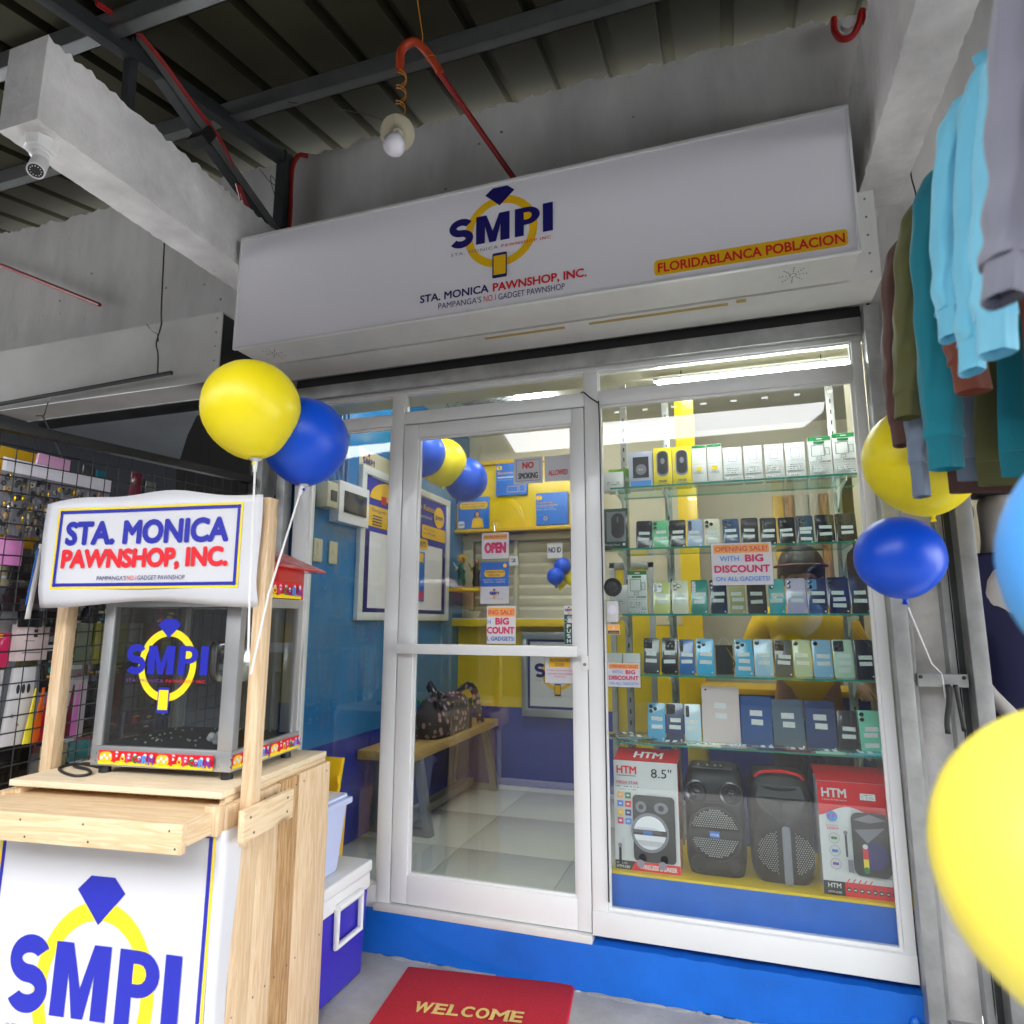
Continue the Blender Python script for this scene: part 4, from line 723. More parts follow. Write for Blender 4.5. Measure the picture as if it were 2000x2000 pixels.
t=thing('door_bell','white push button door bell in a clear cover on the window','door bell',(-.46,2.69,1.36)); g=G(); g.prism([(-.4615+a,2.69,1.369+b) for a,b in rrect(.047,.084,.008)],(0,-.012,0),'white'); g.build('housing',t,bev=.003)
g=G(); g.lathe([(.019,0),(.019,.002),(.0165,.002),(.016,.0005),(.0,.002)],'acrylic_white',(-.4615,2.678,1.418),(0,-1,0),24); g.build('button',t)
p=P((0,2.678,0)); p.text('PUSH',-.472,1.415,-.451,1.421,'grey_ink'); p.build('lettering',t)
g=G(); g.box(-.496,-.424,2.66,2.6612,1.36,1.458,'clear_plastic'); g.box(-.496,-.424,2.6612,2.69,1.456,1.458,'clear_plastic'); g.build('rain_cover',t,sharp=True)
card('small orange and brown sticker below the door bell',-.485,-.436,1.32,1.359,2.6935,lambda p,w,h:(p.rect(-w*.47,h*.42,w*.47,h*.96,'orange_ink'),p.rect(-w*.47,h*.04,w*.47,h*.38,'black_ink'),p.poly([(-.005,h*.55),(.006,h*.55),(.0,h*.85)],'paper'),p.text('WARNING',-w*.4,h*.13,w*.4,h*.28,'orange_ink')),False,'sticker','warning_sticker')
# ================================================================ shop interior
def bx(nm,x0,x1,y0,y1,z0,z1,m): g=G(); g.box(x0,x1,y0,y1,z0,z1,m); return struct(g,nm,sharp=True)
FZ=.215
g=G(); g.box(-2.0,3,2.745,8,.1,FZ-.004,'grey_ink'); fl=struct(g,'shop_floor',sharp=True)
for i in range(5):
    for j in range(5):
        g=G(); x0=-2.0+.6*i; y0=2.75+.6*j; g.box(x0+.0015,x0+.5985,y0+.0015,y0+.5985,FZ-.0035,FZ,'tile'); g.build('floor_tile',fl,bev=.001)
bx('shop_ceiling',-2.1,3,2.73,8,2.86,2.95,'ceiling')
bx('shop_side_wall',-2.1,-1.98,2.735,4.9,.757,2.86,'wall_sky'); bx('shop_side_wall_dado',-2.1,-1.9795,2.735,4.9,.2,.757,'wall_navy')
bx('shop_back_wall',-2.1,-.25,4.83,4.95,1.35,2.86,'cream'); bx('shop_counter_front',-2.0,-.22,4.66,4.8,.757,1.345,'yellow_paint'); bx('shop_rear_wall',-2.1,3,8,8.1,.1,2.86,'cream'); bx('shop_outer_wall',3,3.1,2.75,8.1,.1,2.9,'cream'); bx('shop_outer_wall',-2.2,-2.1,4.9,8.1,.1,2.9,'cream'); bx('shop_counter_base',-2.0,-.22,4.661,4.8,.2,.757,'wall_navy')
bx('shop_far_wall',-.3,3,5.2,5.3,.2,2.86,'cream'); bx('shop_right_wall',.60,.70,2.82,3.55,.2,2.86,'cream'); bx('shop_right_wall',2.4,2.5,3.4,5.3,.2,2.86,'cream')
bx('door_header',-2.03,.6,2.73,2.9,2.46,2.86,'cream')
t=thing('wall_column','yellow painted column behind the glass shelves','column',(-.21,3.95,.2)); g=G(); g.box(-.27,-.16,3.9,4.0,.215,2.86,'yellow_paint'); g.build('shaft',t,bev=.004)
t=thing('cabinet_panel','yellow side panel in an aluminium frame left of the glass shelves','panel',(-.62,3.6,.2)); g=G(); g.box(-.60,-.42,3.6,3.62,.215,1.66,'yellow_paint'); g.build('board',t,sharp=True)
g=G(); [g.box(x,x+.03,3.585,3.60,.215,1.69,'galv') for x in (-.63,-.42)]; g.box(-.63,-.39,3.585,3.6,1.66,1.69,'galv'); g.build('frame',t,bev=.002)
t=thing('wood_panelling','cream and brown vertical wall panels behind the person','panelling',(.5,5.19,.2))
for i,(x0,x1,m) in enumerate(((.33,.40,'yellow_edge'),(.41,.47,'pine_dark'),(.48,.57,'cream'),(.58,.64,'ivory'),(.65,.70,'pine_dark'),(.71,.9,'cream'))): g=G(); g.box(x0,x1,5.16,5.199,.215,2.3,m); g.build('panel',t,bev=.003)
t=thing('display_counter','low blue backed counter behind the loudspeakers','counter',(.3,3.7,.2)); g=G(); g.box(-.15,1.3,3.7,4.0,.215,1.0,'wall_navy'); g.build('body',t,bev=.004); g=G(); g.box(-.18,1.33,3.68,4.05,1.0,1.03,'yellow_edge'); g.build('top',t,bev=.004)
# fascia with posters
t=thing('fascia_board','yellow fascia above the teller window','fascia',(-1.4,4.6,2.06)); g=G(); g.box(-1.978,-.95,4.58,4.82,2.06,2.55,'yellow_paint'); g.build('front_board',t,bev=.004)
g=G(); g.box(-1.978,-.95,4.55,4.83,2.551,2.58,'yellow_edge'); g.box(-1.978,-.95,4.54,4.60,2.035,2.0595,'yellow_edge'); g.build('edge_strips',t,bev=.003)
def poster(lab,x0,x1,z0,z1,design): 
    t=thing('wall_poster',lab,'poster',((x0+x1)/2,4.56,z0),'blue posters on the yellow fascia'); t['_o']=(0,0,0); w=x1-x0;h=z1-z0
    g=G(); g.box(-w/2,w/2,-.012,.018,0,h,'sky_ink'); g.build('board',t,bev=.002); p=P((0,-.012,0)); design(p,w,h); p.build('printing',t)
def d_p1(p,w,h): p.round(-w*.49,h*.8,-w*.3,h*.93,'gold_ink'); p.text('1',-w*.39,h*.82,-w*.37,h*.91,'navy'); p.text('Scanning',-w*.45,h*.64,w*.3,h*.74,'gold_ink',.02); p.rect(-w*.45,h*.46,w*.2,h*.5,'lblue_ink'); p.rect(-w*.45,h*.54,w*.1,h*.58,'paper'); p.frame(-w*.13,h*.08,w*.22,h*.27,.003,'gold_ink'); p.frame(w*.26,h*.08,w*.45,h*.3,.003,'gold_ink')
def d_p2(p,w,h):
    p.round(-w*.46,h*.62,w*.48,h*.84,'gold_ink'); p.text('Simple Loan Process',-w*.38,h*.745,w*.4,h*.81,'navy'); p.text('by Pawnshop at SMPI',-w*.36,h*.655,w*.38,h*.72,'navy'); p.disc(w*.13,h*.42,w*.09,'black_ink',16,w*.13); p.disc(w*.14,h*.44,w*.06,'skin',14,w*.085); p.poly([(-w*.05,h*.02),(w*.36,h*.02),(w*.32,h*.28),(w*.2,h*.34),(w*.06,h*.34),(-w*.02,h*.26)],'gold_ink'); p.poly([(w*.11,h*.3),(w*.17,h*.3),(w*.15,h*.38),(w*.12,h*.38)],'skin'); p.round(-w*.49,h*.02,-w*.28,h*.24,'paper',.012); p.text('SMPI',-w*.47,h*.1,-w*.31,h*.15,'royal',.04)
def d_p3(p,w,h): p.round(-w*.49,h*.78,-w*.3,h*.92,'gold_ink'); p.text('2',-w*.41,h*.8,-w*.37,h*.9,'navy'); p.text('Transferring',-w*.46,h*.66,w*.02,h*.72,'gold_ink',.01); p.text('Customer Number',-w*.46,h*.58,w*.2,h*.64,'gold_ink',.01); p.text('Please show gadget',-w*.46,h*.52,w*.06,h*.56,'paper'); p.text('from the owner',-w*.46,h*.46,w*.16,h*.50,'paper'); p.frame(-w*.44,h*.05,-w*.24,h*.32,.003,'lblue_ink'); p.ring(-w*.2,h*.2,w*.06,w*.04,'gold_ink',16)
poster('blue poster numbered 1, the upper one on the yellow fascia',-1.645,-1.40,2.305,2.55,d_p1); poster('blue poster of a woman in a yellow shirt on the fascia',-1.95,-1.705,2.064,2.305,d_p2); poster('blue poster numbered 2, right of the other fascia posters',-1.33,-1.09,2.066,2.305,d_p3)
t=thing('surface_conduit','white conduit drop on the cream wall above the fascia','conduit',(-1.88,4.82,2.6)); g=G(); g.box(-1.885,-1.873,4.815,4.829,2.58,2.79,'ivory'); g.build('pipe',t,bev=.003)
# teller window with slats
t=thing('teller_window','cream louvred teller window under the yellow fascia','louvre',(-1.4,4.76,1.4))
g=G(); g.box(-1.978,-.95,4.70,4.75,1.985,2.03,'ivory'); g.box(-1.978,-1.90,4.72,4.76,1.4,1.985,'ivory'); g.box(-1.56,-1.53,4.72,4.76,1.4,1.985,'cream'); g.build('frame',t,bev=.003)
for i in range(7): g=G(); g.obox((-1.42,4.775,1.93-.082*i),(.47,0,0),(0,.006,.012),(0,-.012,.032),'cream'); g.build('slat',t,bev=.002)
for lab,x0,x1,z0,z1,s,bw in (('small grey card numbered 2 on the teller window',-1.585,-1.515,1.79,1.86,'2',.3),('grey NO ID card on the teller window',-1.285,-1.17,1.835,1.95,'NO ID',.42),('dark blue card beside the NO ID card',-1.11,-1.04,1.83,1.96,'',.4)):
    tt=thing('teller_card',lab,'sign',((x0+x1)/2,4.70,z0)); g=G(); g.box(x0,x1,4.69,4.696,z0,z1,'grey_ink' if not s else 'acrylic_white'); g.build('sheet',tt,sharp=True)
    if s: p=P((0,4.69,0)); w=(x1-x0)*bw; xm=(x0+x1)/2; p.text(s,xm-w,z0+(z1-z0)*.35,xm+w,z0+(z1-z0)*.72,'navy',.03); p.build('lettering',tt)
t=thing('counter_ledge','yellow counter ledge with grey top below the teller window','counter',(-1.4,4.6,1.33)); g=G(); g.box(-1.978,-.9,4.52,4.8,1.335,1.388,'yellow_paint'); g.build('edge',t,bev=.004); g=G(); g.box(-1.976,-.9,4.53,4.8,1.3885,1.394,'acrylic_white'); g.build('top',t,sharp=True)
t=thing('wall_shelf','small yellow corner shelf carrying the two statues','shelf',(-1.85,4.5,1.59)); g=G(); g.prism([(-1.978,4.4,1.588),(-1.83,4.36,1.588),(-1.74,4.42,1.588),(-1.70,4.56,1.588),(-1.72,4.69,1.588),(-1.978,4.69,1.588)],(0,0,.02),'yellow_paint'); g.build('board',t,bev=.003)
def statue(lab,x,y,z,h,rob,mid,halo,dark):
    t=thing('saint_statue',lab,'statue',(x,y,z),'religious statues on the corner shelf'); k=h/.25
    g=G(); g.lathe([(.034,0),(.036,.012),(.028,.018)],'pine_dark',(x,y,z),n=14); g.build('base',t)
    g=G(); g.lathe([(.026,.018),(.031,.05),(.024,.10),(.03,.13),(.026,.165),(.014,.182),(.009,.19)],rob,(x,y,z),(0,0,1),16); g.build('robe',t)
    g=G(); g.ell((x,y-.004,z+.205),.015,.016,.019,'skin',12,8); g.build('head',t)
    g=G(); g.ell((x,y+.005,z+.208),.019,.017,.022,dark,12,8); g.build('hair',t)
    if halo: g=G(); g.lathe([(.012,0),(.034,.0),(.036,.004),(.012,.004)],'gold_foil',(x,y+.014,z+.222),(0,-1,0),20); g.build('halo',t)
    g=G(); [g.tube([(x+s*.02,y-.01,z+.16),(x+s*.036,y-.02,z+.14),(x+s*.03,y-.03,z+.155),(x+s*.052,y-.03,z+.19)],[.008,.008,.006,.004],mid,7) for s in (-1,1)]; g.build('arms',t)
statue('statue in a green robe with a golden halo on the corner shelf',-1.88,4.46,1.608,.25,'dgreen_ink','ivory',True,'hair'); statue('statue in a black and gold robe on the corner shelf',-1.80,4.56,1.608,.27,'black_ink','gold_foil',False,'black_ink')
t=thing('bowl','pale yellow bowl of small things on the counter ledge','bowl',(-1.83,4.56,1.394)); g=G(); g.lathe([(.03,0),(.05,.02),(.066,.052),(.062,.052),(.045,.022),(0,.014)],'ivory',(-1.83,4.56,1.394),n=22); g.build('dish',t); g=G(); [g.ell((-1.83+random.uniform(-.03,.03),4.56+random.uniform(-.03,.03),1.43+random.uniform(0,.02)),.014,.01,.008,random.choice(['black_ink','grey_ink','pine_dark'])) for i in range(7)]; tag(g.build('contents',t),kind='stuff')
t=thing('framed_poster','framed shop logo poster on the counter front','picture frame',(-1.2,4.62,.7)); g=G()
for q in ((-1.46,-.96,.705,.755),(-1.46,-.96,1.245,1.295),(-1.46,-1.425,.755,1.245),(-.995,-.96,.755,1.245)): g.box(q[0],q[1],4.61,4.655,q[2],q[3],'machine_alu')
g.build('frame',t,bev=.003); g=G(); g.box(-1.425,-.995,4.636,4.655,.755,1.245,'paper'); g.build('print_sheet',t,sharp=True)
p=P((0,4.636,0)); p.frame(-1.423,.757,-.997,1.243,.018,'navy'); logo(p,-1.2,1.02,.34,'navy','gold_ink',True,.05,res=2); p.build('printing',t)
# things on the blue side wall, facing +X
def onwall(nm,lab,cat,y0,y1,z0,z1,d,m,x=-1.9795,bev=.004): t=thing(nm,lab,cat,(x,(y0+y1)/2,z0)); g=G(); g.box(x,x+d,y0,y1,z0,z1,m); g.build('body',t,bev=bev); return t
t=onwall('meter_box','small cream breaker box high on the blue side wall','breaker box',2.775,2.87,1.94,2.075,.075,'ivory',bev=.012); g=G(); g.box(-1.9046,-1.8985,2.80,2.85,1.975,2.03,'black_ink'); g.build('window',t,bev=.001)
t=onwall('distribution_box','white distribution box with a dark window on the side wall','breaker box',2.90,3.20,1.885,2.105,.06,'acrylic_white',bev=.006); g=G(); g.box(-1.9193,-1.914,2.945,3.165,1.94,2.055,'spk_gloss'); g.build('window',t,bev=.001)
for i,(y,l) in enumerate(((2.81,'cream wall switch nearer the glass front'),(2.945,'cream wall switch under the distribution box'))):
    t=onwall('wall_switch',l,'switch',y-.036,y+.036,1.666,1.783,.010,'ivory',bev=.003); g=G(); [g.box(-1.9695,-1.9665,y-.012,y+.012,z,z+.03,'cream') for z in ((1.70,1.735) if i==0 else (1.715,))]; g.build('rocker',t,bev=.001)
for l,pts in (('blue painted conduit down to the distribution box',[(-1.965,3.03,2.86),(-1.965,3.03,2.1)]),('second blue painted conduit beside it on the side wall',[(-1.965,2.985,2.86),(-1.965,2.985,2.1)]),('bent blue conduit over the small breaker box',curve([(-1.955,2.83,2.07),(-1.955,2.83,2.13),(-1.955,2.855,2.165),(-1.955,2.9,2.165),(-1.955,2.93,2.14),(-1.955,2.935,2.1)]))):
    g=G(); g.tube(pts,.011,'wall_sky',8); tag(g.build('wall_conduit'),l,'conduit')
t=thing('information_board','white framed information board with purple and yellow header on the blue wall','notice board',(-1.975,3.8,1.38))
g=G()
for q in ((3.17,4.40,1.375,1.42),(3.17,4.40,2.21,2.255),(3.17,3.22,1.42,2.21),(4.35,4.40,1.42,2.21)): g.box(-1.978,-1.95,q[0],q[1],q[2],q[3],'alu_white')
g.build('frame',t,bev=.003); g=G(); g.box(-1.978,-1.965,3.22,4.35,1.42,2.21,'acrylic_white'); g.build('board',t,sharp=True)
p=P((-1.965,0,0),(0,1,0),(0,0,1)); p.rect(3.22,1.42,3.29,2.21,'navy'); p.rect(4.30,1.42,4.35,2.21,'navy'); p.rect(3.22,1.885,4.35,2.205,'royal'); p.rect(3.22,1.42,4.35,1.445,'navy')
p.round(3.26,1.915,3.74,2.04,'gold_ink',.02); p.text('Gadgets we accept:',3.30,2.0,3.7,2.025,'navy'); 
for i in range(4): p.rect(3.31,1.925+.017*i,3.42,1.932+.017*i,'navy'); p.rect(3.48,1.925+.017*i,3.66,1.932+.017*i,'navy')
p.ring(3.5,2.08,.23,.0,'gold_ink',24,0,180,.5); p.rect(3.40,2.06,3.46,2.11,'red_ink'); p.text('Pawnshop Rates',3.62,2.11,4.14,2.16,'gold_ink',.02); p.text('& Appraisal',3.80,2.06,4.1,2.09,'paper'); p.disc(4.22,2.10,.085,'gold_ink',22,.075); p.text('SMPI',4.16,2.08,4.28,2.11,'navy',.04)
p.round(3.95,1.93,4.33,2.02,'gold_ink',.015); p.text('Scan to join',3.98,1.985,4.15,2.0,'navy'); p.text('our SMPI page',3.97,1.955,4.16,1.972,'navy'); p.round(3.62,1.85,4.04,1.92,'gold_ink',.02); p.text('ANNOUNCEMENTS',3.66,1.865,4.01,1.9,'navy',.02)
p.rect(3.80,1.5,4.0,1.83,'sky_ink'); p.rect(3.82,1.76,3.98,1.82,'gold_ink'); p.rect(3.82,1.51,3.98,1.57,'pink_ink'); p.build('printed_header',t)
t=thing('logo_plate','cream acrylic logo plate behind the information board','sign',(-1.978,3.4,2.2)); g=G(); g.box(-1.979,-1.9785+.0,3.17,3.62,1.95,2.36,'ivory'); g.build('plate',t,sharp=True); p=P((-1.9785,0,0),(0,1,0),(0,0,1)); logo(p,3.27,2.29,.13,'navy',sub=False,res=2); p.build('logo',t)
# bench with bag and bottle
t=thing('wooden_bench','long wooden bench on grey steel legs against the blue wall','bench',(-1.8,3.9,FZ)); g=G(); g.box(-1.97,-1.635,3.255,4.6,.632,.68,'bench_wood'); g.build('seat',t,bev=.004)
for y in (3.45,4.5):
    for x0,x1 in ((-1.93,-1.95),(-1.70,-1.62)): g=G(); g.bar((x0,y,.632),(x1,y,FZ),.045,.045,'steel',(0,1,0)); g.build('leg',t,bev=.002)
    g=G(); g.bar((-1.95,y,FZ+.02),(-1.63,y,FZ+.02),.04,.04,'steel'); g.build('foot_bar',t,bev=.002)
g=G(); g.bar((-1.80,3.45,FZ+.05),(-1.80,4.5,FZ+.05),.045,.045,'steel'); g.build('stretcher',t,bev=.002)
t=thing('floral_bag','black floral shoulder bag standing on the wooden bench','bag',(-1.74,3.95,.68)); g=G(); rings=[]
for z,ry,rx,dy in ((0,.27,.09,0),(.02,.30,.11,0),(.1,.31,.11,0),(.16,.30,.09,0),(.205,.26,.06,-.01),(.215,.24,.03,-.01)): rings.append([V((-1.76+rx*math.copysign(abs(math.cos(a))**.6,math.cos(a)),3.93+dy+ry*math.copysign(abs(math.sin(a))**.6,math.sin(a)),.681+z+.018*math.sin(3*a)*(z/.2))) for a in [2*math.pi*j/28 for j in range(28)]])
g.loft(rings,'floral'); g.build('body',t,ang=60)
g=G(); g.tube(curve([(-1.70,3.72,.84),(-1.72,3.68,.93),(-1.76,3.70,.985),(-1.78,3.76,.98),(-1.78,3.85,.92),(-1.77,4.0,.885),(-1.75,4.12,.91),(-1.72,4.22,.945),(-1.69,4.27,.90),(-1.68,4.30,.80),(-1.67,4.34,.69)]),.026,'floral',8,.5); g.build('strap',t)
g=G(); [g.box(-1.653,-1.645,y,y+.05,.69,.88,'black') for y in (3.78,4.07)]; g.build('side_straps',t,bev=.002)
t=thing('drink_bottle','green labelled plastic bottle beside the floral bag','bottle',(-1.80,3.63,.68)); g=G(); g.lathe([(.03,0),(.033,.01),(.033,.15),(.014,.2),(.013,.22)],'clear_plastic',(-1.80,3.66,.6805),n=16); g.build('body',t); g=G(); g.lathe([(.0335,.06),(.0335,.13)],'green_ink',(-1.80,3.66,.6805),n=16,cap=False); g.lathe([(.0145,.205),(.0145,.225),(0,.226)],'green_ink',(-1.80,3.66,.6805),n=12); g.build('label_and_cap',t)
t=thing('glass_tumbler','clear drinking glass on the bench in front of the bottle','glass',(-1.80,3.55,.68)); g=G(); g.lathe([(.028,0),(.034,.1),(.032,.1),(.026,.006),(0,.006)],'clear_plastic',(-1.78,3.55,.6805),n=18); g.build('cup',t)
# balloons
def balloon(lab,cn,r,rgb,axis=(0,0,-1),grp='balloons',knot=True,k=1.12):
    """axis points from the crown to the neck"""
    t=thing('balloon',lab,'balloon',tuple(cn),grp); ax=-V(axis).normalized(); pr=[]
    for i in range(21):
        a=math.pi*i/20; h=-math.cos(a); rr=math.sin(a); 
        if h<0: hh=h*k; rr=rr*(1+.10*h*(1+h)*-1)*(1-.13*(-h)**1.6)
        else: hh=h
        pr.append((r*rr,r*hh))
    g=G(); g.lathe(pr,'balloon',cn,ax,36); o=tint(g.build('skin',t,ang=80),rgb)
    if knot: g=G(); g.lathe([(.012,-r*k+.004),(.005,-r*k-.006),(.009,-r*k-.016),(.004,-r*k-.018)],'balloon',cn,ax,12); tint(g.build('neck',t),rgb)
    return t
YB=c(246,226,30); BB=c(12,78,208)
GI='balloons inside the shop'
balloon('yellow balloon behind the door mullion, leftmost inside the shop',(-2.0+.17,3.62,2.44),.165,YB,(.2,0,-1),GI,k=1.05)
balloon('blue balloon at the left edge of the door glass',(-1.74,3.5,2.38),.14,BB,(-.3,0,-1),GI,k=1.05); balloon('yellow balloon between two blue ones behind the door glass',(-1.68,3.66,2.36),.15,YB,(0,0,-1),GI,k=1.05); balloon('blue balloon rightmost of the cluster high inside the door',(-1.58,3.80,2.27),.14,BB,(-.4,0,-1),GI,k=1.05)
GC2='small balloon cluster at the teller window'
for l,x,y,z,rgb in (('upper blue balloon of the small cluster at the teller window',-1.06,4.25,1.735,BB),('lower blue balloon of the small cluster at the teller window',-1.095,4.2,1.665,BB),('yellow balloon mostly behind the lower blue one',-1.10,4.32,1.65,YB),('yellow balloon at the right of the small cluster',-1.0,4.3,1.66,YB)): balloon(l,(x,y,z),.058,rgb,(0,.3,-1),GC2,k=1.03)
# person behind the shelves, built as one skinned figure
def figure(t,name,joints,edges,mat,sub=2):
    me=bpy.data.meshes.new(name); me.from_pydata([tuple(V(j[:3])-V(t['_o'])) for j in joints],edges,[]); o=bpy.data.objects.new(name,me); COL.objects.link(o); o.parent=t; o['_o']=t['_o']
    sk=o.modifiers.new('skin','SKIN'); sk.use_smooth_shade=True
    for i,j in enumerate(joints):
        v=me.skin_vertices[0].data[i]; v.radius=(j[3],j[4] if len(j)>4 else j[3]); v.use_root=(i==0)
    sb=o.modifiers.new('sub','SUBSURF'); sb.levels=sub; sb.render_levels=sub; me.materials.append(MT[mat]); return o
px,py=.325,3.45; t=thing('person','person with black hair in a yellow shirt behind the phone shelves','person',(px,py,FZ)); q=lambda x,y,z,*r:(px+x,py+y,z,*r)
J=[q(0,.05,.95,.13,.1),q(0,.03,1.15,.125,.1),q(0,0,1.33,.15,.1),q(0,-.01,1.43,.07,.06),q(0,-.03,1.50,.05),q(0,-.05,1.58,.075,.085),q(0,-.05,1.66,.07,.08),
   q(-.17,0,1.38,.055),q(-.25,-.05,1.18,.042),q(-.22,-.25,1.16,.033),q(-.21,-.32,1.165,.022),q(.17,0,1.38,.055),q(.24,-.02,1.14,.042),q(.20,-.2,1.08,.033),q(.19,-.27,1.08,.022),
   q(-.1,.05,.88,.09),q(-.1,.04,.52,.062),q(-.1,.06,FZ+.06,.04),q(-.1,-.06,FZ+.035,.032),q(.1,.05,.88,.09),q(.1,.04,.52,.062),q(.1,.06,FZ+.06,.04),q(.1,-.06,FZ+.035,.032)]
for hx,hy,hz,ix in ((-.21,-.34,1.165,10),(.19,-.29,1.08,14)):
    for k in range(5): J.append(q(hx+(-.02+.01*k if k<4 else .03),hy-.035 if k<4 else hy-.01,hz-.01,.008)); J.append(q(hx+(-.022+.011*k if k<4 else .036),hy-.06 if k<4 else hy-.035,hz-.03,.006))
E_=[(0,1),(1,2),(2,3),(3,4),(4,5),(5,6),(2,7),(7,8),(8,9),(9,10),(2,11),(11,12),(12,13),(13,14),(0,15),(15,16),(16,17),(17,18),(0,19),(19,20),(20,21),(21,22)]
b=23
for ix in (10,14):
    for k in range(5): E_+=[(ix,b),(b,b+1)]; b+=2
figure(t,'body',J,E_,'skin')
JS=[q(0,.05,.92,.15,.12),q(0,.03,1.15,.145,.12),q(0,0,1.33,.165,.115),q(0,-.005,1.425,.09,.08),q(-.18,0,1.385,.07),q(-.25,-.04,1.22,.06),q(.18,0,1.385,.07),q(.24,-.01,1.2,.06)]
figure(t,'shirt',JS,[(0,1),(1,2),(2,3),(2,4),(4,5),(2,6),(6,7)],'shirt_yellow')
figure(t,'trousers',[q(0,.05,.92,.15,.12),q(-.1,.05,.85,.1),q(-.1,.04,.52,.075),q(-.1,.06,FZ+.08,.06),q(.1,.05,.85,.1),q(.1,.04,.52,.075),q(.1,.06,FZ+.08,.06)],[(0,1),(1,2),(2,3),(0,4),(4,5),(5,6)],'black_ink')
g=G(); hc=V((px,py-.04,1.62)); g.loft([[hc+V((.108*math.sin(v)*math.cos(a),.015+.118*math.sin(v)*math.sin(a),.125*math.cos(v)-(.05 if v>1.4 and math.sin(a)>0 else 0))) for a in [2*math.pi*k/24 for k in range(24)]] for v in (.03,.3,.6,.9,1.2,1.5,1.75)],'hair',cap=True); g.build('hair',t,ang=80)
g=G(); [g.ell((px+s*.03,py-.128,1.575),.009,.005,.004,'black_ink',8,6) for s in (-1,1)]; g.ell((px,py-.135,1.55),.010,.014,.016,'skin',8,6); g.ell((px,py-.125,1.52),.020,.006,.005,'pink_ink',10,6); [g.ell((px+s*.085,py-.05,1.57),.01,.018,.028,'skin',8,6) for s in (-1,1)]; g.build('face',t)
g=G(); g.tube([(px+.112*math.cos(a*.2),py-.025-.122*math.sin(a*.2),1.635) for a in range(0,17)],.012,'maroon',6,.6); g.build('headband',t)
# lamps
t=thing('ceiling_lamp','round glowing ceiling lamp seen through the transom','ceiling lamp',(-1.19,4.02,2.83)); g=G(); g.lathe([(.125,0),(.13,-.012),(.11,-.03),(0,-.034)],'lamp_cover',(-1.19,4.02,2.859),n=28); g.build('diffuser',t)
for l,x0,x1,y,z in (('long tube lamp at the ceiling over the display','-.24',.49,3.70,2.815),('second tube lamp nearer the glass front','-.26',.50,2.82,2.405)):
    x0=float(x0); t=thing('tube_lamp',l,'tube lamp',((x0+x1)/2,y,z),'tube lamps over the display'); g=G(); g.tube([(x0,y,z),(x1,y,z)],.008,'lamp',10); g.build('tube',t); g=G(); g.box(x0-.02,x1+.02,y-.018,y+.018,z+.015,z+.03,'white'); g.build('fitting',t,bev=.002)
    if z<2.7:
        g=G(); [g.box(x-.002,x+.002,y-.002,y+.002,z+.03,2.859,'black') for x in (x0+.1,x1-.1)]; g.build('hanging_wires',t,sharp=True)
t=thing('tube_lamp','tube lamp over the waiting area by the blue wall','tube lamp',(-1.4,3.3,2.83),'tube lamps over the display'); g=G(); g.tube([(-1.75,3.3,2.83),(-.95,3.3,2.83)],.008,'lamp',10); g.build('tube',t); g=G(); g.box(-1.77,-.93,3.282,3.318,2.845,2.859,'white'); g.build('fitting',t,bev=.002)
t=thing('ceiling_fan_cage','round ceiling fan with a wire cage behind the door transom','fan',(-1.49,4.05,2.7)); g=G(); g.ell((-1.49,4.0,2.80),.075,.075,.045,'grey_ink',18,8); g.build('hub',t)
g=G()
for i in range(36): a=i*.1745; g.tube([(-1.49+.075*math.cos(a),4.0+.075*math.sin(a),2.80),(-1.49+.28*math.cos(a+.2),4.0+.28*math.sin(a+.2),2.80),(-1.49+.3*math.cos(a+.2),4.0+.3*math.sin(a+.2),2.84)],.0018,'steel',4)
for r in (.13,.19,.25,.3): g.tube([(-1.49+r*math.cos(i*.2094),4.0+r*math.sin(i*.2094),2.797) for i in range(31)],.002,'steel',4)
g.build('cage',t,sharp=True); g=G()
for k in range(3): a=k*2.094; g.obox((-1.49+.15*math.cos(a),4.0+.15*math.sin(a),2.82),(.11*math.cos(a),.11*math.sin(a),0),(-.05*math.sin(a),.05*math.cos(a),.02),(0,0,.002),'grey_ink')
g.build('blades',t,sharp=True)
# ================================================================ popcorn cart and what stands round it
CO=V((-1.363,1.553,0)); CA=R_(6.5); CUv=V((math.cos(CA),math.sin(CA),0)); CWv=V((-math.sin(CA),math.cos(CA),0))
def ct(name,lab,cat,u,w,z,group=None):
    t=thing(name,lab,cat,CO+CUv*u+CWv*w+V((0,0,z)),group,CA); t['_o']=(u,w,z); return t
t=ct('wooden_cart','pale pine popcorn cart with plank sides and two tall posts','cart',-.36,.3,0)
def cb(n,x0,x1,y0,y1,z0,z1,m,bev=.0025): g=G(); g.box(x0,x1,y0,y1,z0,z1,m); return g.build(n,t,bev=bev)
cb('tabletop',-.722,-.004,.010,.616,.882,.900,'ply'); cb('apron',-.024,-.005,.03,.612,.853,.8815,'pine_y'); cb('apron',-.70,-.025,.09,.11,.853,.8815,'pine_dark'); cb('apron',-.722,-.70,.03,.612,.853,.8815,'pine_y')
for y0,y1,m in ((.392,.606,'pine_z'),(.279,.389,'pine_dark'),(.166,.277,'pine_z'),(.062,.164,'pine_z'),(.002,.060,'pine_z')):
    cb('side_plank',0,.018+random.uniform(-.001,.001),y0,y1,0.002,.866+random.uniform(-.003,.002),m)
for y0,y1 in ((.40,.606),(.2,.397),(.002,.197)): cb('side_plank',-.74,-.723,y0,y1,.002,.866,'pine_z')
cb('front_board',-.722,-.001,.0005,.018,.05,.80,'ply'); cb('corner_block',-.03,.017,-.024,-.001,.795,.872,'pine_z')
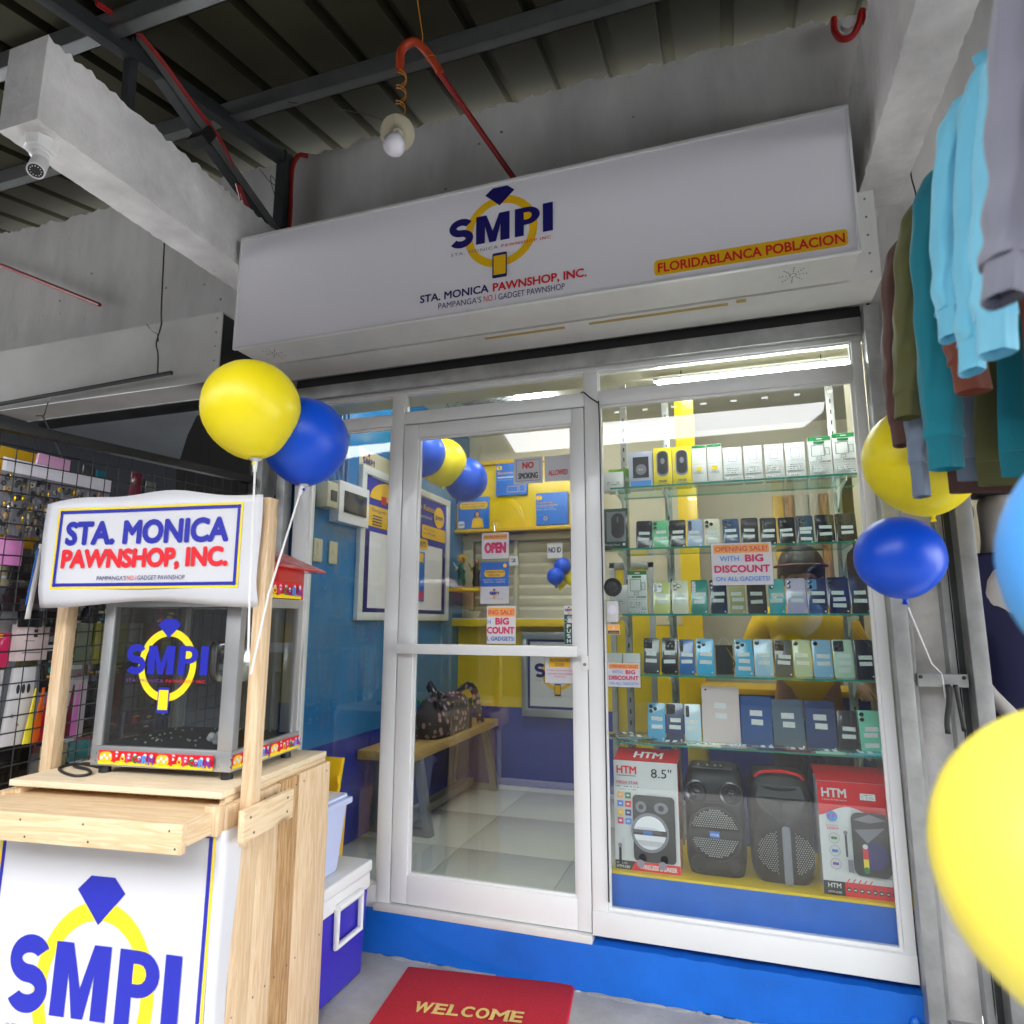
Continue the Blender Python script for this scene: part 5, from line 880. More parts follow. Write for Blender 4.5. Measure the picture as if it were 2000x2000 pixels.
cb('cross_board',.058,.077,.002,.256,.774,.858,'pine_y'); cb('cross_board',-.788,-.7685,.002,.256,.774,.858,'pine_y')
cb('post',.0195,.0565,.062,.104,.745,1.742,'pine_z'); cb('post',-.768,-.7245,.150,.190,.70,1.715,'pine_z')
cb('front_shelf',-.742,-.0225,-.123,.085,.838,.858,'pine_x'); cb('shelf_front',-.744,-.003,-.143,-.1235,.786,.859,'pine_x'); cb('shelf_end',-.022,-.004,-.123,-.002,.80,.8575,'pine_y')
g=G()
for x,y,z in ((.0775,.03,.835),(.0775,.22,.80),(.0775,.22,.84),(.0775,.05,.79)): g.lathe([(.004,0),(.003,.0012)],'dark_steel',(x,y,z),(1,0,0),8)
for y in (.42,.58,.30,.37,.19,.25,.09): 
    for z in (.84,.30): g.lathe([(.0032,0),(.002,.001)],'dark_steel',(.0186,y,z),(1,0,0),7)
for x in (-.04,-.3,-.5,-.68): g.lathe([(.0032,0),(.002,.001)],'dark_steel',(x,-.1432,.842),(0,-1,0),7); g.lathe([(.0032,0),(.002,.001)],'dark_steel',(x+.02,-.1432,.80),(0,-1,0),7)
tag(g.build('nails',t),kind='stuff')
# front banner
def by(x,z): return V((0,-.0015*math.sin(x*9+z*3)-.002*math.sin(z*7),0))
t=ct('cart_banner','white vinyl banner with the ring logo on the cart front','banner',-.35,-.01,.03)
g=G(); g.grid(lambda u,v:V((-.705+.708*u,-.008,.03+.775*v))+by(-.705+.708*u,.03+.775*v),24,20,'vinyl'); g.grid(lambda u,v:V((.003+.021*min(1,u*4)+.003*math.sin(v*9)*u,-.008+(.045+.04*v)*max(0,(u-.2)/.8),.03+.775*v)),6,20,'vinyl'); g.build('sheet',t,ang=70)
p=P((0,-.008,0),warp=by); 
for i in range(24):
    z0=.04+i*.0316; z1=z0+.0316
    for x0,x1,m in ((-.006,.0015,'yellow_ink'),(-.019,-.0075,'royal'),(-.703,-.696,'yellow_ink'),(-.695,-.684,'royal')): p.rect(x0,z0,x1,min(z1,.798),m,.001)
for i in range(20): x0=-.683+i*.0332; p.rect(x0,.786,x0+.0332,.797,'royal',.001)
logo(p,-.345,.392,.545,'blue_ink','yellow_ink',True,.05,('grey_ink','red_ink'),3,1.22); p.build('printing',t)
# top sign banner
def sy(x,z):
    dy=-.003*math.sin((x+.74)*8.2)*max(0,(1.6-z)/.2)+.002*math.sin(x*11)
    dz=(.022*math.sin((x+.72)*4.3)+.006*math.sin(x*17))*max(0,min(1,(z-1.733)/.013))
    if z<1.466: dy+=(1.466-z)*.35+.004*math.sin(x*13); dz+=.010*math.cos((x+.34)*8.5)*(1.466-z)/.045
    return V((0,dy,dz))
t=ct('cart_sign','white vinyl sign with blue and red shop name above the popcorn machine','sign',-.36,.05,1.42)
g=G(); g.grid(lambda u,v:V((-.742+.78*u+(.003*math.sin(v*7) if u<.5 else -.003*math.sin(v*6)),.046,1.42+.327*v))+sy(-.742+.78*u,1.42+.327*v),30,16,'vinyl'); sh=g.build('sheet',t,ang=80)
md=sh.modifiers.new('thickness','SOLIDIFY'); md.thickness=.0012; md.offset=1
p=P((0,.046,0),warp=sy); nx=20
for i in range(nx):
    a=-.691+.668*i/nx; b_=-.691+.668*(i+1)/nx
    for z0,z1,m in ((1.720,1.727,'yellow_ink'),(1.709,1.719,'royal'),(1.468,1.475,'yellow_ink'),(1.476,1.486,'royal')): p.rect(a,z0,b_,z1,m,.003)
for i in range(10):
    a=1.475+.0245*i
    for x0,x1,m in ((-.691,-.684,'yellow_ink'),(-.683,-.673,'royal'),(-.030,-.023,'yellow_ink'),(-.041,-.031,'royal')): p.rect(x0,a,x1,a+.0245,m,.0032)
p.d=.003; p.text('STA. MONICA',-.655,1.606,-.065,1.684,'royal',.05,res=4); p.text('PAWNSHOP, INC.',-.660,1.524,-.062,1.594,'red_ink',.05,res=4); p.text("PAMPANGA'S",-.52,1.494,-.415,1.508,'navy'); p.text('NO.1',-.41,1.494,-.378,1.508,'red_ink'); p.text('GADGET PAWNSHOP',-.373,1.494,-.205,1.508,'navy'); p.build('lettering',t)
# popcorn machine
x0,x1,y0,y1=-.553,-.060,.124,.512
t=ct('popcorn_machine','aluminium and glass popcorn machine with a red roof','popcorn machine',(x0+x1)/2,(y0+y1)/2,.90)
cb('base_tray',x0,x1,y0,y1,.925,.985,'machine_alu',.003)
for x in (x0+.03,x1-.03):
    for y in (y0+.03,y1-.03): g=G(); g.lathe([(.018,.9005),(.016,.925)],'rubber',(x,y,0),n=14); g.build('foot',t)
for x,y in ((x0,y0),(x1-.05,y0),(x0,y1-.05),(x1-.05,y1-.05)): cb('corner_post',x,x+.05 if x>x0 else x+.034,y,y+.03,.9855,1.446,'machine_alu',.003)
for q in ((x0+.034,x1-.05,y0,y0+.02),(x0+.034,x1-.05,y1-.02,y1),(x0,x0+.02,y0+.03,y1-.05),(x1-.02,x1,y0+.03,y1-.05)): cb('top_rail',*q,1.414,1.445,'machine_alu',.002)
for q in ((x0+.034,x1-.05,y0+.008,y0+.012),(x0+.008,x0+.012,y0+.03,y1-.05),(x1-.012,x1-.008,y0+.03,y1-.05)): cb('glass_panel',*q,.9855,1.4138,'machine_glass',0)
cb('glass_panel',x0+.034,x1-.05,y1-.012,y1-.008,.9855,1.4138,'machine_glass',0); cb('inner_floor',x0+.02,x1-.02,y0+.02,y1-.02,.9852,.988,'dark',0)
cb('upper_box',x0+.02,x1+.004,y0+.02,y1-.03,1.446,1.548,'machine_red',.002)
g=G(); e=.085
g.loft([[V((x0-.0,y0-.03,1.548)),V((x1+.03,y0-.03,1.548)),V((x1+.03,y1+.085,1.548)),V((x0-.0,y1+.085,1.548))],[V((x0-.0,y0-.03,1.556)),V((x1+.03,y0-.03,1.556)),V((x1+.03,y1+.085,1.556)),V((x0-.0,y1+.085,1.556))],[V((x0+.1,y0+.07,1.613)),V((x1-.06,y0+.07,1.613)),V((x1-.06,y1-.075,1.613)),V((x0+.1,y1-.075,1.613))]],'machine_red'); g.build('roof',t,bev=.003)
g=G(); g.lathe([(0,1.17),(.085,1.17),(.095,1.2),(.095,1.29),(.09,1.3),(0,1.305)],'chrome',((x0+x1)/2+.07,y1-.13,0),n=26); g.build('kettle',t); g=G(); g.tube(curve([((x0+x1)/2+.11,y1-.13,1.30),((x0+x1)/2+.125,y1-.14,1.36),((x0+x1)/2+.13,y1-.13,1.414)]),.006,'chrome',8); g.build('cable_hose',t)
g=G()
for i in range(45): g.ell((random.uniform(x0+.05,x1-.07),random.uniform(y0+.03,y1-.04),.9885+random.uniform(0,.004)),random.uniform(.001,.006),random.uniform(.001,.005),.003,'ivory',6,4)
for k in range(7): g.ell((x1-.085+random.uniform(-.014,.014),y0+.04+random.uniform(-.01,.01),1.0+random.uniform(0,.025)),.012,.011,.010,'paper',7,5)
tag(g.build('popcorn_bits',t),kind='stuff')
def band(p,a,z0,z1,w):
    """one repeat of the popcorn strip, w long"""
    h=z1-z0; p.rect(a,z0,a+w,z1,'red_ink'); p.poly([(a,z0),(a+w,z0),(a+w,z0+h*.22)]+[(a+w-w*i/8,z0+h*(.2+.1*(i%2))) for i in range(1,8)]+[(a,z0+h*.25)],'yellow_ink')
    p.round(a+w*.02,z0+h*.14,a+w*.24,z0+h*.9,'gold_ink'); [p.disc(a+w*(.06+.05*i),z0+h*(.45+.2*(i%2)),h*.13,'paper',9) for i in range(4)]
    for ch,xa,xb,za,zb,m in (('P',.27,.38,.16,.86,'red_ink'),('O',.39,.48,.25,.7,'gold_ink'),('P',.49,.59,.18,.74,'pink_ink'),('C',.60,.69,.2,.75,'green_ink'),('O',.69,.76,.22,.6,'purple_ink'),('R',.77,.87,.18,.78,'lblue_ink'),('N',.88,.98,.16,.78,'purple_ink')):
        p.disc(a+w*(xa+xb)/2,z0+h*(zb-.02),h*.15,'paper',9); p.text(ch,a+w*xa,z0+h*za,a+w*xb,z0+h*zb,m,.05,res=2)
p=P((0,y0,0)); band(p,x0+.03,.931,.972,.21); band(p,x0+.24,.931,.972,.20); p.build('front_strip',t)
p=P((x1,0,0),(0,1,0),(0,0,1)); band(p,y0+.005,.933,.974,.19); band(p,y0+.195,.933,.974,.18); p.build('side_strip',t)
p=P((x1+.004,0,0),(0,1,0),(0,0,1)); band(p,y0+.03,1.447,1.50,.31); p.build('upper_strip',t)
p=P((0,y0+.008,0)); logo(p,-.314,1.246,.293,'blue_ink','yellow_ink',True,.05,('purple_ink','red_ink'),3,1.08); p.build('logo_sticker',t)
g=G()
for z in (.941,.962):
    for x,y,a in ((x0+.022,y0,(0,-1,0)),(x1-.04,y0,(0,-1,0)),(x1,y0+.0,(1,0,0)),(x1,y1-.01,(1,0,0))): g.lathe([(.0035,0),(.003,.0015)],'chrome',(x,y,z),a,7)
tag(g.build('rivets',t),kind='stuff')
t=ct('power_cable','black power cable looped on the cart top beside the machine','cable',-.6,.15,.9); g=G(); g.tube(curve([(-.56,.18,.9045),(-.66,.215,.905),(-.70,.20,.9045),(-.69,.15,.9045),(-.62,.10,.9045),(-.545,.072,.9045),(-.53,.105,.905),(-.58,.145,.907),(-.66,.175,.907),(-.64,.2,.911),(-.56,.20,.908)]),.0045,'rubber',7); g.build('lead',t)
# cooler, bin, wringer bucket
t=thing('cooler_box','blue and white cooler box on the floor behind the cart','cooler box',(-1.65,2.35,0)); g=G(); g.loft([[V((-1.90+d,2.20+d,z)),V((-1.447-d,2.20+d,z)),V((-1.447-d,2.52-d,z)),V((-1.90+d,2.52-d,z))] for z,d in ((.002,.012),(.31,0))],'cooler_blue'); g.build('body',t,bev=.014,seg=3)
g=G(); g.box(-1.905,-1.442,2.195,2.525,.3105,.37,'white'); g.box(-1.91,-1.437,2.19,2.53,.371,.415,'white'); g.build('lid',t,bev=.010,seg=3)
g=G(); g.tube([(-1.432,2.275,.325),(-1.432,2.275,.195),(-1.432,2.44,.195),(-1.432,2.44,.325)],.012,'white',8); g.tube([(-1.432,2.275,.325),(-1.432,2.44,.325)],.014,'white',8); g.build('handle',t)
t=thing('storage_bin','translucent bluish plastic bin standing on the cooler box','bin',(-1.65,2.3,.416)); g=G(); g.loft([[V((-1.80+d,2.2+d,z)),V((-1.48-d,2.2+d,z)),V((-1.48-d,2.39-d,z)),V((-1.80+d,2.39-d,z))] for z,d in ((.416,.02),(.66,0))],'bin_blue'); g.build('body',t,bev=.012); g=G(); g.box(-1.815,-1.465,2.185,2.405,.661,.685,'bin_blue'); g.box(-1.80,-1.48,2.2,2.39,.685,.70,'acrylic_white'); g.build('lid',t,bev=.006)
t=thing('wringer_bucket','yellow mop wringer bucket standing behind the storage bin','bucket',(-1.65,2.56,0)); g=G(); g.loft([[V((-1.82+d,2.53+d,z)),V((-1.64-d,2.53+d,z)),V((-1.64-d,2.645-d,z)),V((-1.82+d,2.645-d,z))] for z,d in ((.002,.02),(.585,0),(.61,-.006),(.615,-.006))],'yellow_plastic'); g.build('body',t,bev=.004); g=G(); g.obox((-1.695,2.585,.70),(.055,0,0),(.0,.012,0),(.012,.0,.085),'yellow_plastic'); g.build('wringer_plate',t,bev=.005)
g=G(); g.tube([(-1.645,2.55,.62),(-1.63,2.56,.67),(-1.65,2.575,.71)],.008,'yellow_plastic',6); g.build('handle',t)
# door mat
t=thing('door_mat','red door mat reading WELCOME in front of the glass door','door mat',(-1.295,2.59,0),None,R_(7.3)); t['_o']=(0,0,0)
g=G(); g.box(0,.658,-.46,0,.003,.014,'mat_red'); g.build('pile',t,bev=.004); g=G(); g.box(-.006,.664,-.466,.006,0.001,.0065,'red_ink'); g.build('backing',t,bev=.002)
p=P((0,0,.0142),(1,0,0),(0,1,0)); 
def serif(p,s,x0,y0,x1,y1,m):
    n=len(s); w=(x1-x0)/n
    wd=[1.25,.9,.85,.9,.95,1.2,.9]; k=(x1-x0)/sum(wd); x=x0
    for ch,q in zip(s,wd):
        a,b=x+k*.07,x+k*q-k*.05; p.text(ch,a,y0,b,y1,m,.035); x+=k*q
        if ch in 'ELM': p.rect(a-k*.05,y0,a+k*.18,y0+.006,m); p.rect(a-k*.05,y1-.006,a+k*.18,y1,m)
        if ch=='M': p.rect(b-k*.18,y0,b+k*.05,y0+.006,m); p.rect(b-k*.18,y1-.006,b+k*.05,y1,m)
        if ch=='W': p.rect(a-k*.05,y1-.006,a+k*.22,y1,m); p.rect(b-k*.22,y1-.006,b+k*.05,y1,m)
serif(p,'WELCOME',.115,-.292,.515,-.228,'mat_gold'); p.build('lettering',t)
# balloons on sticks by the cart
def stick(t,pts,cup):
    g=G(); g.tube(pts,.0032,'white',7); g.build('stick',t); g=G(); g.lathe([(.006,-.03),(.008,0),(.028,.012),(.03,.02)],'clear_plastic',cup,V(pts[0])-V(pts[1]),14,False); g.lathe([(.006,-.03),(.008,0),(.02,.008)],'white',cup,V(pts[0])-V(pts[1]),14,False); g.build('cup',t)
GO='balloons around the shopfront'
t=balloon('large yellow balloon on a white stick above the cart sign',(-1.345,1.545,2.005),.143,YB,(.10,.05,-1),GO); stick(t,[(-1.326,1.555,1.838),(-1.318,1.56,1.45),(-1.312,1.565,1.26)],(-1.326,1.555,1.838))
t=balloon('blue balloon on a stick half behind the yellow one',(-1.275,1.72,1.945),.135,BB,(.03,-.06,-1),GO); stick(t,[(-1.271,1.71,1.79),(-1.30,1.62,1.45),(-1.312,1.58,1.22)],(-1.271,1.71,1.79))
# ================================================================ accessory stall at the left
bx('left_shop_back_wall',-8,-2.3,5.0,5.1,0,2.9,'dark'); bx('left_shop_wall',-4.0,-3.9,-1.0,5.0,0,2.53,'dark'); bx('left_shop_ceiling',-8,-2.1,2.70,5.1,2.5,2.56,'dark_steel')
t=thing('wire_grid_panel','black wire grid panel hung with packets at the left edge','grid panel',(-2.22,1.7,.4))
g=G()
for i in range(26): y=1.20+.0545*i; g.tube([(-2.22,y,.4),(-2.22,y,1.985+.05*(y-1.4))],.0022,'black',4)
g.build('upright_wires',t,sharp=True); g=G()
for i in range(33):
    z=1.94-.0515*i
    if z>.38: g.tube([(-2.2165,1.15,z-.012),(-2.2165,2.56,z+.033)],.0024,'black',4)
g.build('cross_wires',t,sharp=True)
t=thing('steel_bar','black square steel bar along the top of the wire grid','bar',(-2.2,1.9,2.02)); g=G(); g.bar((-2.2,.9,1.965),(-2.2,2.56,2.05),.04,.034,'black'); g.build('bar',t,bev=.002)
t=thing('hanging_rod','black rod hanging on wire in front of the left shutter housing','rod',(-3.1,2.38,2.55)); g=G(); g.tube([(-4.6,2.38,2.522),(-2.57,2.38,2.58)],.011,'black',8); g.build('pipe',t)
g=G(); g.tube(curve([(-3.39,2.38,2.56),(-3.39,2.37,2.50),(-3.375,2.35,2.44),(-3.37,2.34,2.425)]),.003,'chrome',5); g.tube([(-3.42,2.34,2.43),(-3.37,2.34,2.425),(-3.09,2.28,2.13)],.004,'steel',5); tag(g.build('display_hook'),'thin steel display hook hanging from the black rod','hook')
def pk(lab,y0,y1,z0,z1,x,rgb,kind='card',dep=.012,cat='packet',grp='packets hung on the wire grid',name='hanging_packet',slant=0,extra=None):
    t=thing(name,lab,cat,(x,(y0+y1)/2,z0),grp); g=G(); zc=(z1-z0)*slant
    g.loft([[V((x-dep,y0,z0)),V((x,y0,z0)),V((x,y1,z0)),V((x-dep,y1,z0))],[V((x-dep,y0+zc,z1)),V((x,y0+zc,z1)),V((x,y1+zc*0+0,z1)),V((x-dep,y1,z1))]],'gloss_tint'); tint(g.build('pack',t,bev=.002),rgb)
    if extra: p=P((x,0,0),(0,1,0),(0,0,1)); extra(p); p.build('printing',t)
    return t
# clear strip full of hair clips
t=thing('hair_clip_strip','long clear plastic strip of hair clips on the wire grid','packet',(-2.26,1.66,1.64),'packets hung on the wire grid'); g=G(); g.box(-2.262,-2.26,1.46,1.86,1.86,1.905,'acrylic_white'); g.box(-2.2635,-2.2625,1.46,1.86,1.65,1.86,'grey_ink'); g.build('card',t,sharp=True)
g=G()
for i in range(230):
    y=random.uniform(1.465,1.855); z=random.uniform(1.652,1.845); m=random.choice(['black','pine_dark','grey_ink','gold_foil','ivory','chrome','black','rubber','pink_ink' if y>1.7 else 'dark_steel']); r=random.uniform(.004,.011)
    if random.random()<.3: g.lathe([(r,-.002),(r,.002),(r*.6,.002),(r*.6,-.002)],m,(-2.252,y,z),(1,random.uniform(-.5,.5),random.uniform(-.5,.5)),9,False)
    else: g.ell((-2.253+random.uniform(-.004,.004),y,z),r*.5,r*random.uniform(.3,.9),r*1.3,m,6,4)
tag(g.build('clips',t),kind='stuff'); g=G(); g.box(-2.241,-2.240,1.46,1.86,1.645,1.905,'clear_plastic'); g.build('film',t,sharp=True)
pk('yellow rounded bag behind the top left of the grid',1.30,1.72,1.60,1.98,-2.42,c(214,170,10),dep=.05,slant=.35)
pk('pink packet just below the hair clip strip',1.47,1.56,1.55,1.64,-2.26,c(206,130,190)); pk('second pink packet at the top of the hair clip strip',1.575,1.70,1.86,1.95,-2.275,c(214,160,200),slant=.1)
pk('white power bank box in the middle of the grid',1.59,1.70,1.235,1.375,-2.28,c(214,196,196),dep=.03,extra=lambda p:([p.rect(1.645,1.345-.016*i,1.658,1.356-.016*i,'black_ink') for i in range(3)],p.rect(1.61,1.26,1.68,1.264,'grey_ink'),p.rect(1.615,1.30,1.65,1.303,'grey_ink')))
def face(p): p.rect(1.752,1.205,1.832,1.36,'paper'); p.disc(1.785,1.302,.021,'skin',18,.03); p.poly([(1.762,1.312),(1.808,1.312),(1.806,1.335),(1.79,1.345),(1.772,1.342)],'black_ink'); p.rect(1.774,1.306,1.782,1.309,'black_ink'); p.rect(1.79,1.306,1.798,1.309,'black_ink'); p.rect(1.779,1.285,1.793,1.288,'pink_ink'); p.poly([(1.757,1.245),(1.82,1.25),(1.80,1.275),(1.77,1.275)],'black_ink'); p.rect(1.757,1.228,1.826,1.238,'black_ink'); p.rect(1.757,1.212,1.815,1.222,'grey_ink')
pk('white card printed with a face under a dark cap',1.75,1.835,1.195,1.37,-2.275,c(205,205,205),extra=face)
pk('white case card with three dark pods, left of the coloured folders',1.565,1.655,.965,1.215,-2.26,c(196,196,200),slant=.06,extra=lambda p:([p.disc(1.60+.017*i,1.145,.006,'black_ink',12,.016) for i in range(3)],p.disc(1.59,1.06,.007,'grey_ink',8),p.disc(1.61,1.03,.006,'pine_dark',8)))
pk('pale grey case card at the left edge of the grid',1.49,1.555,.95,1.21,-2.27,c(170,172,176)); 
for l,y,rgb in (('yellow',1.62,c(236,220,60)),('orange',1.645,c(240,110,30)),('crimson',1.668,c(190,24,50)),('violet',1.69,c(130,100,200)),('lavender',1.725,c(150,120,205)),('maroon',1.752,c(110,20,60)),('pink',1.775,c(214,120,200))):
    pk(f'{l} plastic folder fanned out on the lower part of the grid',y,y+.03,.967,1.145,-2.236+.002*(y>1.7),rgb,dep=.006,grp='coloured folders on the grid',name='plastic_folder',cat='folder',slant=.13)
pk('clear bag over the maroon and pink folders',1.74,1.83,.96,1.16,-2.235,c(180,170,180),dep=.001)
pk('black fabric pack right of the coloured folders',1.822,1.90,.955,1.15,-2.25,c(18,20,22),dep=.02); pk('teal patterned packet below the black fabric pack',1.80,1.875,.875,.945,-2.25,c(80,130,136),extra=lambda p:[p.ring(1.855,.91,.006+.006*i,.0035+.006*i,'teal_ink',16) for i in range(4)]); pk('olive and cream packet below the folders',1.70,1.79,.865,.945,-2.25,c(150,145,110))
pk('black rubbish bag hanging at the bottom of the grid',1.50,1.70,.70,.955,-2.30,c(10,10,12),dep=.05,slant=.25,name='plastic_bag',cat='bag'); pk('red and blue toy packet at the left edge of the grid',1.44,1.56,1.22,1.33,-2.26,c(190,40,90),extra=lambda p:(p.disc(1.49,1.285,.03,'royal',16),p.disc(1.50,1.255,.026,'grey_ink',14),p.rect(1.46,1.315,1.53,1.325,'gold_ink')))
t=thing('paper_strip','long white paper strip hanging beside the cart sign','strip',(-2.205,1.57,1.37)); g=G(); g.grid(lambda u,v:V((-2.205,1.555-.012*v+.018*u+.03*v,1.375+.25*v)),2,6,'paper'); g.grid(lambda u,v:V((-2.2045,1.550-.012*v+.006*u+.03*v,1.42+.19*v)),2,6,'sky_ink'); o=g.build('paper',t); m_=o.modifiers.new('thickness','SOLIDIFY'); m_.thickness=.0012
dk=[c(28,28,30),c(40,42,46),c(20,24,30),c(60,58,60),c(90,90,94),c(36,30,34),c(70,70,78)]
ROW=['lowest','second lowest','middle','second highest','highest']
for i in range(30):
    r=i//6; k=i%6; y=1.44+.075*k+random.uniform(-.012,.012); z=[1.385,1.43,1.48,1.535,1.58][r]+random.uniform(-.01,.01); w=random.uniform(.05,.085)
    t=pk(f'dark cable packet, {NUM[k]} from the left in the {ROW[r]} row beside the paper strip',y,y+w,z-.03,z+.025,-2.255-random.uniform(0,.02),random.choice(dk),dep=.015,grp='dark cable packets on the grid',slant=random.uniform(-.2,.3))
for i in range(16):
    y=1.86+.085*(i%8)+random.uniform(-.01,.01); z=1.74+.17*(i//8); col=random.choice([c(110,40,56),c(60,62,66),c(90,120,150),c(40,110,130),c(70,30,40),c(120,120,116)])
    pk(f'dim packet deep in the stall, {NUM[i%8]} from the left in the {["lower","upper"][i//8]} row',y,y+.06,z,z+.13,-2.55-random.uniform(0,.2),col,grp='dim packets deep in the stall')
for i in range(14):
    y=1.80+.075*(i%7)+random.uniform(-.01,.01); z=1.02+.19*(i//7); col=random.choice([c(130,60,70),c(60,62,66),c(120,130,110),c(150,150,60),c(70,70,80),c(150,150,150)])
    pk(f'packet behind the popcorn machine, {NUM[i%7]} from the left in the {["lower","upper"][i//7]} row',y,y+.062,z,z+.15,-2.26-random.uniform(0,.03),col,grp='packets behind the popcorn machine')
CN=[('black',c(20,20,22)),('charcoal',c(48,48,52)),('brown',c(70,48,40)),('wine red',c(92,28,40)),('slate',c(84,92,104)),('pale grey',c(150,150,152)),('dusty pink',c(170,110,124)),('olive',c(96,96,60)),('navy',c(26,30,64)),('cream',c(180,170,140))]
def d_pk(y,w,z,h,rnd):
    def f(p):
        m=['paper','grey_ink','black_ink','gold_ink','pink_ink','teal_ink','ivory']; 
        p.rect(y+w*.08,z+h*.82,y+w*.92,z+h*.94,rnd.choice(['paper','ivory','grey_ink'])); p.disc(y+w*rnd.uniform(.35,.65),z+h*rnd.uniform(.35,.55),w*rnd.uniform(.14,.28),rnd.choice(m),12)
        for k in range(3): a=rnd.uniform(.1,.5); b_=rnd.uniform(.1,.7); p.rect(y+w*a,z+h*b_,y+w*(a+rnd.uniform(.2,.4)),z+h*(b_+.05),rnd.choice(m))
    return f
rnd=random.Random(5); BR=['lowest','second','third','fourth','fifth','topmost']
for r in range(6):
    for k in range(11):
        nm,col=rnd.choice(CN); w=rnd.uniform(.055,.08); h=rnd.uniform(.12,.19); y=1.36+.088*k+rnd.uniform(-.015,.015); z=.74+.185*r+rnd.uniform(-.02,.02)
        pk(f'{nm} packet, {NUM[k]} from the left in the {BR[r]} back row of the stall',y,y+w,z,z+h,-2.30-rnd.uniform(0,.05),col,dep=.012,grp='packets in the back rows of the stall',slant=rnd.uniform(-.1,.12),extra=d_pk(y,w,z,h,rnd))
g=G(); 
for i in range(90):
    y=random.uniform(1.45,1.95); z=random.uniform(.8,1.6); a=random.uniform(-1,1); l=random.uniform(.02,.06); g.poly([(-2.232,y,z),(-2.231,y+l*.18,z-.004),(-2.230,y+l*.25+a*.02,z+l),(-2.231,y+a*.02,z+l*.9)],'clear_plastic')
tag(g.build('plastic_wrappings',sharp=True),kind='stuff')
t=thing('black_garment','black garment hanging behind the front yellow balloon','garment',(-2.44,2.52,2.0)); g=G(); g.loft([[V((-2.62+.02*math.sin(j),2.55+.02*math.sin(j*2),1.98)) if False else V((x,y,z)) for j,(x,y) in enumerate(((-2.66+dx,2.52),(-2.22-dx*.2,2.52),(-2.22-dx*.2,2.57),(-2.66+dx,2.57)))] for z,dx in ((1.85,0),(2.0,.02),(2.16,.04),(2.3,.08),(2.4,.13))],'cloth'); tint(g.build('cloth',t,ang=60),(.006,.006,.007))
t=thing('slotted_rack','black rack with a white slotted strip behind the cart sign','rack',(-2.3,2.5,1.8)); g=G(); g.box(-2.62,-2.22,2.56,2.575,1.835,1.86,'black'); [g.box(-2.61+.03*i,-2.588+.03*i,2.552,2.56,1.84,1.858,'paper') for i in range(13)]; g.build('strip',t,sharp=True)
